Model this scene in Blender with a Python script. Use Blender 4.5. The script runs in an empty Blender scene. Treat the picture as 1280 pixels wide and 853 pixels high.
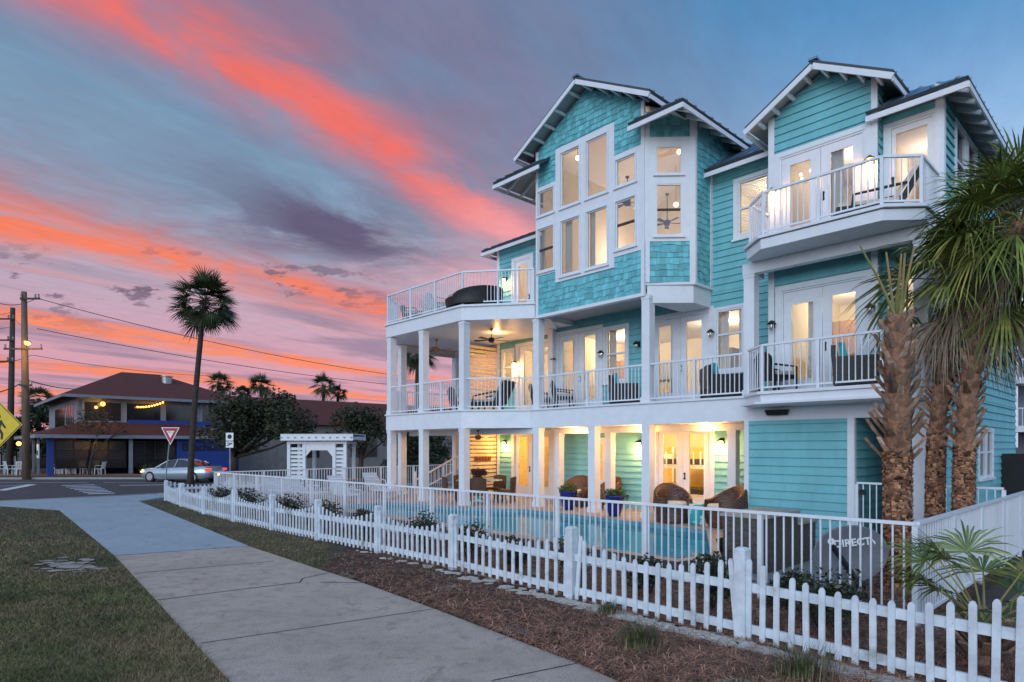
import bpy, math, random
from math import radians, sin, cos, pi, sqrt, atan2
from mathutils import Vector, Matrix
random.seed(7)
R = random.Random(11)
scn = bpy.context.scene
COL = scn.collection

# ------------------------------------------------------------ camera
cam_d = bpy.data.cameras.new('camera'); cam = bpy.data.objects.new('camera', cam_d); COL.objects.link(cam)
cam.location = (0, 0, 2.1); cam.rotation_euler = (radians(90), 0, 0)
cam_d.sensor_width = 36; cam_d.lens = 36*775.7/1280; cam_d.shift_y = 131.5/1280
cam_d.clip_start = 0.05; cam_d.clip_end = 3000
scn.camera = cam

# ------------------------------------------------------------ node helpers
class NT:
    def __init__(s, tree): s.t = tree; s.n = tree.nodes; s.l = tree.links
    def new(s, typ, **kw):
        n = s.n.new(typ)
        for k, v in kw.items(): setattr(n, k, v)
        return n
    def put(s, sock, v):
        if isinstance(v, bpy.types.NodeSocket): s.l.new(v, sock)
        else: sock.default_value = v
    def m(s, op, a, b=0.0, c=None, clamp=False):
        n = s.new('ShaderNodeMath', operation=op); n.use_clamp = clamp
        s.put(n.inputs[0], a); s.put(n.inputs[1], b)
        if c is not None: s.put(n.inputs[2], c)
        return n.outputs[0]
    def ramp01(s, v, a, b):
        n = s.new('ShaderNodeMapRange', interpolation_type='SMOOTHSTEP'); n.clamp = True
        s.put(n.inputs[0], v); s.put(n.inputs[1], a); s.put(n.inputs[2], b)
        return n.outputs[0]
    def mix(s, f, a, b, mode='MIX'):
        n = s.new('ShaderNodeMix', data_type='RGBA', blend_type=mode); n.clamp_factor = True
        s.put(n.inputs[0], f)
        for k, v in ((6, a), (7, b)):
            if isinstance(v, tuple): v = (v[0], v[1], v[2], 1)
            s.put(n.inputs[k], v)
        return n.outputs[2]
    def comb(s, x, y, z=0.0):
        n = s.new('ShaderNodeCombineXYZ')
        for i, v in enumerate((x, y, z)): s.put(n.inputs[i], v)
        return n.outputs[0]
    def noise(s, vec, scale, detail=3, rough=.55, dist=0.0):
        n = s.new('ShaderNodeTexNoise'); s.put(n.inputs['Vector'], vec)
        n.inputs['Scale'].default_value = scale; n.inputs['Detail'].default_value = detail
        n.inputs['Roughness'].default_value = rough; n.inputs['Distortion'].default_value = dist
        return n.outputs[0]

# ------------------------------------------------------------ world (dusk sky)
world = bpy.data.worlds.new('World'); scn.world = world; world.use_nodes = True
W = NT(world.node_tree); W.n.clear()
tc = W.new('ShaderNodeTexCoord'); sep = W.new('ShaderNodeSeparateXYZ'); W.l.new(tc.outputs['Generated'], sep.inputs[0])
X, Y, Z = sep.outputs
zc = W.m('MAXIMUM', Z, 0.012)
px_ = W.m('DIVIDE', X, zc); py_ = W.m('DIVIDE', Y, zc)
q0 = W.m('ADD', W.m('MULTIPLY', px_, .84), W.m('MULTIPLY', py_, -.54))
r0 = W.m('ADD', W.m('MULTIPLY', px_, .54), W.m('MULTIPLY', py_, .84))
wv = W.noise(W.comb(W.m('MULTIPLY', q0, .8), W.m('MULTIPLY', r0, .55)), 1.4, 5, .6)
wb = W.noise(W.comb(W.m('MULTIPLY', q0, .35), W.m('MULTIPLY', r0, .3), 4.0), 1.0, 3, .5)
q = W.m('ADD', q0, W.m('ADD', W.m('MULTIPLY', W.m('SUBTRACT', wv, .5), .42), W.m('MULTIPLY', W.m('SUBTRACT', wb, .5), .5)))
st = W.noise(W.comb(W.m('MULTIPLY', q0, 1.5), W.m('MULTIPLY', r0, .8)), 1.9, 7, .58, .9)      # streaky wisps
brk = W.noise(W.comb(W.m('MULTIPLY', q0, 1.1), W.m('MULTIPLY', r0, .9), 11.0), 1.7, 6, .62, .7)
st2 = W.noise(W.comb(W.m('MULTIPLY', q0, .55), W.m('MULTIPLY', r0, .16), 7.0), 1.6, 5, .6, .3)
fine = W.noise(W.comb(W.m('MULTIPLY', q0, 6.0), W.m('MULTIPLY', r0, 2.2), 2.0), 2.0, 5, .65)
def gauss(v, c, w):
    d = W.m('DIVIDE', W.m('SUBTRACT', v, c), w)
    return W.m('POWER', 2.718, W.m('MULTIPLY', W.m('MULTIPLY', d, d), -1.0))
# clear-sky gradient by height, bluer to the right, paler and pinker low on the left
az = W.m('DIVIDE', X, W.m('MAXIMUM', W.m('SQRT', W.m('ADD', W.m('MULTIPLY', X, X), W.m('MULTIPLY', Y, Y))), .001))
right = W.ramp01(az, -.1, .62)
hi_l = W.mix(W.ramp01(Z, .12, .62), (.32, .45, .58), (.115, .26, .42))
hi_r = W.mix(W.ramp01(Z, .20, .60), (.46, .68, .95), (.045, .25, .54))
sky = W.mix(right, hi_l, hi_r)
low = W.m('SUBTRACT', 1.0, W.ramp01(Z, .06, .36))
sky = W.mix(W.m('MULTIPLY', low, W.m('SUBTRACT', 1.0, W.m('MULTIPLY', right, .75))), sky, (.72, .33, .41))
pinkzone = W.m('MULTIPLY', W.m('MULTIPLY', W.ramp01(r0, 1.7, 3.4), gauss(q0, -2.0, 1.5)), W.ramp01(st, .25, .7))
sky = W.mix(W.m('MULTIPLY', pinkzone, 1.0), sky, (.98, .46, .50))
# purple-grey cloud sheets beside the bands
pur = W.m('MULTIPLY', W.ramp01(st2, .44, .62), W.m('SUBTRACT', 1.0, W.m('MULTIPLY', right, .85)))
sky = W.mix(W.m('MULTIPLY', pur, .62), sky, (.19, .17, .28))
puf = W.m('MULTIPLY', W.m('MULTIPLY', gauss(q, -2.25, .46), gauss(r0, 2.0, .66)), W.ramp01(brk, .26, .56))
# glowing bands
g1 = W.m('MULTIPLY', W.m('MULTIPLY', gauss(q, -1.52, .165), W.ramp01(st, .22, .62)), W.ramp01(brk, .10, .60))
g1 = W.m('MULTIPLY', g1, W.m('SUBTRACT', 1.0, W.m('MULTIPLY', W.ramp01(r0, 3.2, 5.5), .7)))
g1h = W.m('MULTIPLY', gauss(q, -1.42, .52), W.ramp01(st, .3, .7))
sky = W.mix(W.m('MULTIPLY', g1h, .55), sky, (.34, .16, .24))
sky = W.mix(W.m('MULTIPLY', g1, W.m('SUBTRACT', 1.15, W.m('MULTIPLY', W.ramp01(r0, 2.2, 3.0), .45))), sky, W.mix(W.ramp01(r0, 1.5, 2.6), (.88, .165, .13), (.95, .36, .38)))
g2 = W.m('MULTIPLY', W.m('MULTIPLY', gauss(q, -3.35, .36), W.ramp01(st, .2, .6)), W.ramp01(brk, .10, .58))
g2h = W.m('MULTIPLY', gauss(q, -3.0, .5), W.ramp01(st, .25, .65))
sky = W.mix(W.m('MULTIPLY', g2h, .6), sky, (.30, .15, .22))
sky = W.mix(W.m('MULTIPLY', g2, 1.15), sky, (.93, .21, .11))
sky = W.mix(W.m('MULTIPLY', puf, 1.15), sky, (.125, .10, .18))
lowpur = W.m('MULTIPLY', W.ramp01(q0, -3.6, -4.4), W.ramp01(st2, .42, .6))
sky = W.mix(W.m('MULTIPLY', lowpur, .6), sky, (.34, .23, .33))
qn = W.m('LOGARITHM', W.m('MAXIMUM', W.m('MULTIPLY', q, -1.0), .1), 2.718)
lowbands = W.m('MULTIPLY', W.ramp01(W.m('SINE', W.m('ADD', W.m('MULTIPLY', qn, 15.0), W.m('MULTIPLY', W.m('SUBTRACT', st2, .5), 4.0))), .1, .95), W.m('MULTIPLY', W.ramp01(q0, -3.9, -4.6), W.ramp01(st, .3, .56)))
sky = W.mix(W.m('MULTIPLY', lowbands, .95), sky, (.97, .25, .12))
# small dark puffs low in the sky
pv = W.comb(W.m('MULTIPLY', W.m('DIVIDE', X, W.m('MAXIMUM', Y, .05)), 7.0), W.m('MULTIPLY', W.m('DIVIDE', Z, W.m('MAXIMUM', Y, .05)), 22.0), 3.3)
pn = W.noise(pv, 1.0, 5, .62)
puffs = W.m('MULTIPLY', W.ramp01(pn, .545, .60), W.m('MULTIPLY', gauss(W.m('DIVIDE', Z, W.m('MAXIMUM', Y, .05)), .26, .055), W.m('SUBTRACT', 1.0, W.ramp01(az, -.35, -.1))))
sky = W.mix(W.m('MULTIPLY', puffs, .9), sky, (.15, .105, .16))
sky = W.mix(1.0, sky, W.mix(W.ramp01(fine, .3, .7), (.95, .95, .96), (1.05, 1.04, 1.04)), 'MULTIPLY')
# behind the camera: plain pale evening sky
back = W.mix(W.ramp01(Z, 0.0, .7), (.70, .82, 1.0), (.36, .56, .92))
sky = W.mix(W.ramp01(Y, -.25, .12), back, sky)
nish = W.new('ShaderNodeTexSky', sky_type='NISHITA'); nish.sun_disc = False
nish.sun_elevation = radians(11); nish.sun_rotation = radians(205)
bg1 = W.new('ShaderNodeBackground'); W.put(bg1.inputs[0], sky); bg1.inputs[1].default_value = 0.90
bg2 = W.new('ShaderNodeBackground'); W.l.new(nish.outputs[0], bg2.inputs[0]); bg2.inputs[1].default_value = 0.006
add = W.new('ShaderNodeAddShader'); W.l.new(bg1.outputs[0], add.inputs[0]); W.l.new(bg2.outputs[0], add.inputs[1])
wo = W.new('ShaderNodeOutputWorld'); W.l.new(add.outputs[0], wo.inputs[0])

# ------------------------------------------------------------ after-glow light (very soft) and exposure
sun_d = bpy.data.lights.new('sun', 'SUN'); sun = bpy.data.objects.new('sun', sun_d); COL.objects.link(sun)
sun_d.energy = 1.5; sun_d.angle = radians(55); sun_d.color = (.80, .91, 1.0)
_az, _el = radians(205), radians(16)
sun.rotation_euler = Vector((-sin(_az)*cos(_el), -cos(_az)*cos(_el), -sin(_el))).to_track_quat('-Z', 'Y').to_euler()
vs = scn.view_settings
vs.view_transform = 'Standard'; vs.look = 'None'; vs.exposure = 0.14; vs.gamma = 1.0; vs.use_curve_mapping = False
scn.render.engine = 'CYCLES'
cy = scn.cycles
cy.use_denoising = True; cy.max_bounces = 7; cy.diffuse_bounces = 3; cy.glossy_bounces = 3
cy.transparent_max_bounces = 16; cy.transmission_bounces = 3; cy.sample_clamp_indirect = 4.0
cy.caustics_reflective = False; cy.caustics_refractive = False; cy.use_light_tree = True

# ------------------------------------------------------------ materials
M = {}
def mat(name, col, rough=.6, var=.10, scale=6.0, bump=0.0, bscale=40.0, metal=0.0, island=0.0, spec=.4, col2=None, c2lo=.45, c2hi=.6, stretch=(1, 1, 1), emit=None, estr=0.0):
    m = bpy.data.materials.new(name); m.use_nodes = True; t = NT(m.node_tree); t.n.clear()
    p = t.new('ShaderNodeBsdfPrincipled'); o = t.new('ShaderNodeOutputMaterial'); t.l.new(p.outputs[0], o.inputs[0])
    tcn = t.new('ShaderNodeTexCoord'); mp = t.new('ShaderNodeMapping'); t.l.new(tcn.outputs['Object'], mp.inputs[0])
    mp.inputs['Scale'].default_value = stretch
    n = t.noise(mp.outputs[0], scale, 5, .6)
    c = t.mix(1.0, (col[0], col[1], col[2]), t.mix(t.ramp01(n, .25, .75), (1-var,)*3, (1+var,)*3), 'MULTIPLY')
    if col2:
        n2 = t.noise(mp.outputs[0], scale*.45, 6, .65)
        c = t.mix(t.ramp01(n2, c2lo, c2hi), c, col2)
    if island:
        g = t.new('ShaderNodeNewGeometry')
        k = t.m('ADD', t.m('MULTIPLY', g.outputs['Random Per Island'], 2*island), 1-island)
        c = t.mix(1.0, c, t.comb(k, k, k), 'MULTIPLY')
    t.put(p.inputs['Base Color'], c)
    t.put(p.inputs['Roughness'], t.m('ADD', rough-.06, t.m('MULTIPLY', n, .12)))
    p.inputs['Metallic'].default_value = metal; p.inputs['Specular IOR Level'].default_value = spec
    if bump:
        b = t.new('ShaderNodeBump'); b.inputs['Strength'].default_value = bump; b.inputs['Distance'].default_value = .02
        t.l.new(t.noise(mp.outputs[0], bscale, 4, .6), b.inputs['Height']); t.l.new(b.outputs[0], p.inputs['Normal'])
    if emit:
        p.inputs['Emission Color'].default_value = (*emit, 1); p.inputs['Emission Strength'].default_value = estr
    M[name] = m
    return m
def emat(name, col, strength):
    m = bpy.data.materials.new(name); m.use_nodes = True; t = NT(m.node_tree); t.n.clear()
    e = t.new('ShaderNodeEmission'); e.inputs[0].default_value = (*col, 1); e.inputs[1].default_value = strength
    o = t.new('ShaderNodeOutputMaterial'); t.l.new(e.outputs[0], o.inputs[0]); M[name] = m
def glassmat(name, tint=(1, 1, 1), refl=.10, rough=0.02):
    m = bpy.data.materials.new(name); m.use_nodes = True; t = NT(m.node_tree); t.n.clear()
    tr = t.new('ShaderNodeBsdfTransparent'); tr.inputs[0].default_value = (*tint, 1)
    gl = t.new('ShaderNodeBsdfGlossy'); gl.inputs['Roughness'].default_value = rough
    fr = t.new('ShaderNodeFresnel'); fr.inputs[0].default_value = 1.5
    mx = t.new('ShaderNodeMixShader'); t.put(mx.inputs[0], t.m('ADD', fr.outputs[0], refl))
    t.l.new(tr.outputs[0], mx.inputs[1]); t.l.new(gl.outputs[0], mx.inputs[2])
    o = t.new('ShaderNodeOutputMaterial'); t.l.new(mx.outputs[0], o.inputs[0]); M[name] = m
    return m, t, tr, gl
def lin(r, g, b):
    f = lambda v: (v/255/12.92 if v <= 10 else ((v/255+.055)/1.055)**2.4)
    return (f(r), f(g), f(b))
mat('siding', (.17, .475, .525), .6, .12, 2.2, .08, 40, stretch=(1, 1, .3))
mat('shingle', (.15, .475, .53), .65, .12, 4.0, .2, 40, island=.22)
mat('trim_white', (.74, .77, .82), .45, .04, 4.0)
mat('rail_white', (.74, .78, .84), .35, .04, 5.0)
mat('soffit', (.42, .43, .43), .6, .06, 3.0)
mat('roof_metal', (.20, .25, .33), .32, .12, 2.0, metal=.75)
mat('drip_edge', (.05, .06, .07), .5, .1, 3)
mat('deck_floor', (.42, .38, .34), .6, .12, 8.0)
glassmat('glass', (.93, .93, .93), .17)
glassmat('glass_dark', (.25, .27, .28), .12)
mat('room_wall', (.80, .70, .52), .7, .03, 2)
mat('room_yellow', (.85, .62, .16), .7, .03, 2)
mat('room_floor', (.36, .22, .12), .5, .15, 5)
mat('room_ceiling', (.86, .82, .76), .7, .02, 2)
mat('blind', (.85, .80, .70), .6, .03, 4)
mat('furn_dark', (.06, .04, .035), .6, .2, 30)
mat('furn_wood', (.28, .15, .07), .5, .2, 10, stretch=(1, 1, 6))
mat('bronze', (.03, .022, .018), .4, .2, 20, metal=.5)
def woven(name, c1, c2, gap):
    m = bpy.data.materials.new(name); m.use_nodes = True; t = NT(m.node_tree); t.n.clear()
    p = t.new('ShaderNodeBsdfPrincipled'); o = t.new('ShaderNodeOutputMaterial'); t.l.new(p.outputs[0], o.inputs[0])
    sp = t.new('ShaderNodeSeparateXYZ'); t.l.new(t.new('ShaderNodeTexCoord').outputs['Object'], sp.inputs[0])
    b = t.new('ShaderNodeTexBrick'); t.put(b.inputs['Vector'], t.comb(t.m('ADD', sp.outputs[0], t.m('MULTIPLY', sp.outputs[1], .8)), t.m('ADD', sp.outputs[2], t.m('MULTIPLY', sp.outputs[1], .1))))
    b.inputs['Color1'].default_value = (*c1, 1); b.inputs['Color2'].default_value = (*c2, 1); b.inputs['Mortar'].default_value = (*gap, 1)
    b.inputs['Scale'].default_value = 1; b.inputs['Brick Width'].default_value = .07; b.inputs['Row Height'].default_value = .034; b.inputs['Mortar Size'].default_value = .0055
    t.l.new(b.outputs[0], p.inputs['Base Color']); p.inputs['Roughness'].default_value = .5
    bu = t.new('ShaderNodeBump'); bu.inputs['Strength'].default_value = .7; bu.inputs['Distance'].default_value = .01; bu.invert = True; t.l.new(b.outputs['Fac'], bu.inputs['Height']); t.l.new(bu.outputs[0], p.inputs['Normal']); M[name] = m
woven('wicker_brown', (.19, .085, .045), (.10, .045, .028), (.012, .007, .005))
woven('wicker_dark', (.035, .028, .026), (.018, .015, .015), (.004, .004, .004))
mat('cushion_cream', (.72, .62, .50), .8, .06, 12)
mat('cushion_teal', (.02, .42, .50), .75, .08, 12)
mat('cushion_grey', (.42, .42, .40), .8, .08, 12)
mat('pot_blue', (.012, .02, .16), .18, .2, 4)
mat('ceramic_teal', (.03, .40, .42), .25, .1, 8, col2=(.75, .8, .75), c2lo=.52, c2hi=.56)
mat('leaf_dark', (.028, .042, .02), .5, .3, 3, island=.55)
mat('leaf_shrub', (.035, .045, .022), .38, .3, 3, island=.6)
mat('leaf_oak', (.036, .045, .022), .6, .3, 1.2, island=.6, col2=(.13, .085, .03), c2lo=.52, c2hi=.7)
mat('leaf_green', (.06, .11, .03), .5, .3, 6, island=.5)
mat('leaf_purple', (.10, .03, .04), .5, .3, 6, island=.5)
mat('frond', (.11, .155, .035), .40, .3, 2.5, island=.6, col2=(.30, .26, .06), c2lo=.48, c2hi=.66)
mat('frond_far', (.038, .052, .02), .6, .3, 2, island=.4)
mat('frond_dead', (.26, .20, .14), .75, .25, 5, island=.45)
mat('petiole', (.22, .22, .07), .5, .25, 4, col2=(.30, .22, .10))
mat('palm_bark', (.26, .13, .075), .85, .45, 14, .9, 30, island=.4)
mat('palm_fibre', (.30, .15, .085), .85, .4, 10, .8, 30, island=.85)
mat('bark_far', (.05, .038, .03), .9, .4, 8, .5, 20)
mat('boot', (.27, .165, .11), .8, .4, 12, .7, 40, island=.6, col2=(.40, .31, .25), c2lo=.52, c2hi=.7)
mat('picket_white', (.62, .68, .74), .55, .16, 5.0, .2, 25, island=.07, col2=(.36, .38, .38), c2lo=.56, c2hi=.72)
mat('stone_wall', (.10, .088, .075), .85, .4, 18, .9, 30)
mat('stone_cap', (.36, .33, .30), .8, .2, 12, .3, 40)
mat('sand', (.55, .52, .47), .9, .2, 20, .6, 60)
mat('asphalt', (.055, .055, .062), .85, .2, 8, .3, 200, col2=(.075, .072, .075))
mat('road_paint', (.60, .62, .66), .7, .25, 6)
mat('kerb', (.30, .29, .29), .8, .15, 6, .2, 60)
mat('brick_pave', (.26, .13, .09), .8, .25, 8, .3, 30)
mat('soil', (.035, .024, .017), .95, .4, 10, .8, 30)
mat('wood_pole', (.16, .11, .075), .85, .3, 6, .5, 20, stretch=(1, 1, .15))
mat('wood_pole_dark', (.06, .045, .04), .85, .3, 6, .5, 20)
mat('wire', (.02, .02, .022), .6, .1, 3)
mat('galv', (.35, .36, .37), .4, .15, 6, metal=.6)
mat('sign_yellow', (.72, .50, .02), .45, .06, 4)
mat('sign_red', (.42, .012, .02), .4, .06, 4)
mat('sign_white', (.80, .82, .84), .4, .04, 4)
mat('black', (.012, .012, .013), .5, .1, 5)
mat('car_paint', (.46, .52, .58), .22, .03, 3, metal=.55)
mat('car_glass', (.02, .025, .03), .08, .05, 3, spec=.8)
mat('rubber', (.015, .015, .015), .8, .2, 20)
mat('rim', (.45, .46, .48), .3, .1, 8, metal=.8)
mat('roof_red', (.10, .026, .02), .8, .3, 5, .5, 25)
mat('rest_white_shaded', (.21, .23, .27), .7, .12, 3)  # white paint greyed down, dusk shade put into the base colour
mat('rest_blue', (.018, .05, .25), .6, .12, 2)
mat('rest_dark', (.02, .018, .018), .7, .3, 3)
mat('window_dark', (.015, .014, .016), .12, .2, 2, spec=.7)
mat('rest_wall', (.20, .185, .18), .8, .15, 2, .2, 20)
mat('plastic_white', (.62, .64, .68), .4, .05, 5)
mat('dish_grey', (.17, .18, .205), .4, .12, 5)
mat('dish_text', (.85, .85, .86), .5, .02, 3)
mat('sign_wood', (.20, .055, .02), .6, .25, 12)
mat('sign_text', (.02, .012, .01), .6, .1, 5)
mat('slat_cedar', (.72, .60, .36), .65, .15, 7)
mat('car_red', (.35, .02, .02), .3, .05, 4)
emat('lamp_glow', (1.0, .55, .17), 22.0)
emat('bulb_glow', (1.0, .72, .36), 9.0)
emat('street_glow', (1.0, .36, .045), 9.0)
emat('headlight', (1.0, .70, .30), 4.0)
emat('taillight', (1.0, .06, .04), 1.6)

# concrete with fine speckle and wear
def concrete(name, a, b, worn):
    m = bpy.data.materials.new(name); m.use_nodes = True; t = NT(m.node_tree); t.n.clear()
    p = t.new('ShaderNodeBsdfPrincipled'); o = t.new('ShaderNodeOutputMaterial'); t.l.new(p.outputs[0], o.inputs[0])
    v = t.new('ShaderNodeTexCoord').outputs['Object']
    big = t.noise(v, .7, 6, .65); mid = t.noise(v, 4.5, 6, .7); spk = t.noise(v, 75, 3, .7)
    c = t.mix(t.ramp01(big, .32, .68), a, b)
    c = t.mix(t.m('MULTIPLY', t.ramp01(mid, .46, .70), .8), c, worn)
    c = t.mix(1.0, c, t.mix(t.ramp01(spk, .3, .7), (.70,)*3, (1.28,)*3), 'MULTIPLY')
    sm = t.noise(v, 1.7, 5, .7, 1.5)
    c = t.mix(t.m('MULTIPLY', t.ramp01(sm, .56, .70), .5), c, (worn[0]*.5, worn[1]*.48, worn[2]*.47))
    t.put(p.inputs['Base Color'], c); p.inputs['Roughness'].default_value = .78; p.inputs['Specular IOR Level'].default_value = .3
    bm_ = t.new('ShaderNodeBump'); bm_.inputs['Strength'].default_value = .25; bm_.inputs['Distance'].default_value = .004
    t.l.new(spk, bm_.inputs['Height']); t.l.new(bm_.outputs[0], p.inputs['Normal'])
    M[name] = m
concrete('concrete_old', (.41, .34, .28), (.50, .42, .35), (.33, .27, .225))
concrete('concrete_new', (.31, .385, .42), (.36, .43, .465), (.28, .34, .375))

def tiled(name, c1, c2, mortar, w, h, rot=0.0):
    m = bpy.data.materials.new(name); m.use_nodes = True; t = NT(m.node_tree); t.n.clear()
    p = t.new('ShaderNodeBsdfPrincipled'); o = t.new('ShaderNodeOutputMaterial'); t.l.new(p.outputs[0], o.inputs[0])
    v = t.new('ShaderNodeTexCoord').outputs['Object']
    b = t.new('ShaderNodeTexBrick'); t.l.new(v, b.inputs['Vector'])
    b.inputs['Color1'].default_value = (*c1, 1); b.inputs['Color2'].default_value = (*c2, 1); b.inputs['Mortar'].default_value = (*mortar, 1)
    b.inputs['Scale'].default_value = 1; b.inputs['Brick Width'].default_value = w; b.inputs['Row Height'].default_value = h
    b.inputs['Mortar Size'].default_value = .008; b.inputs['Bias'].default_value = .1
    n = t.noise(v, 9, 5, .6)
    t.put(p.inputs['Base Color'], t.mix(1.0, b.outputs[0], t.mix(n, (.75,)*3, (1.25,)*3), 'MULTIPLY'))
    p.inputs['Roughness'].default_value = .6
    M[name] = m
tiled('pool_tile', (.50, .38, .30), (.42, .30, .24), (.25, .2, .17), .4, .4)
tiled('paver', (.34, .34, .33), (.26, .27, .27), (.16, .16, .16), .3, .2)
tiled('mosaic', (.02, .17, .28), (.03, .30, .40), (.2, .35, .4), .06, .06)
mat('pool_plaster', (.36, .86, .93), .6, .08, 3)
# pool water
m_ = bpy.data.materials.new('water'); m_.use_nodes = True; t_ = NT(m_.node_tree); t_.n.clear(); M['water'] = m_
_tr = t_.new('ShaderNodeBsdfTransparent'); _tr.inputs[0].default_value = (.50, .92, .97, 1)
_df = t_.new('ShaderNodeBsdfDiffuse'); _df.inputs[0].default_value = (.10, .66, .80, 1)
_gl = t_.new('ShaderNodeBsdfGlossy'); _gl.inputs['Roughness'].default_value = .03
_m1 = t_.new('ShaderNodeMixShader'); _m1.inputs[0].default_value = .34; t_.l.new(_tr.outputs[0], _m1.inputs[1]); t_.l.new(_df.outputs[0], _m1.inputs[2])
_fr = t_.new('ShaderNodeFresnel'); _fr.inputs[0].default_value = 1.33
_m2 = t_.new('ShaderNodeMixShader'); t_.put(_m2.inputs[0], t_.m('MULTIPLY', _fr.outputs[0], .75)); t_.l.new(_m1.outputs[0], _m2.inputs[1]); t_.l.new(_gl.outputs[0], _m2.inputs[2])
_b = t_.new('ShaderNodeBump'); _b.inputs['Strength'].default_value = .35; _b.inputs['Distance'].default_value = .03
t_.l.new(t_.noise(t_.new('ShaderNodeTexCoord').outputs['Object'], 3.2, 3, .5), _b.inputs['Height']); t_.l.new(_b.outputs[0], _gl.inputs['Normal'])
_o = t_.new('ShaderNodeOutputMaterial'); t_.l.new(_m2.outputs[0], _o.inputs[0])
mat('curtain', (.72, .66, .58), .8, .05, 4)
# lawn soil / mulch ground
mat('lawn_soil', (.055, .05, .027), .95, .35, 5, .8, 60, col2=(.11, .085, .05), c2lo=.5, c2hi=.7)
mat('mulch_soil', (.050, .030, .022), .95, .4, 9, .9, 50)
mat('far_ground', (.07, .06, .045), .95, .3, 1.5)
mat('grass_blade', (.115, .125, .042), .7, .45, 1.1, island=.85, col2=(.27, .20, .105), c2lo=.37, c2hi=.62)
mat('needle', (.33, .165, .105), .7, .4, 3, island=.95, col2=(.42, .33, .25), c2lo=.55, c2hi=.7)
mat('tuft', (.075, .10, .04), .6, .3, 10, island=.8, col2=(.24, .19, .12), c2lo=.42, c2hi=.6)
# ------------------------------------------------------------ frames and mesh helpers
CH, SH = .6828, .7306                       # the street grid is turned against the view
HR = -atan2(SH, CH)                         # rotation of the house frame about z
def L(s, t, z=0.0): return Vector((CH*s + SH*t, -SH*s + CH*t, z))
def inv(x, y): return (CH*x - SH*y, SH*x + CH*y)

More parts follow.
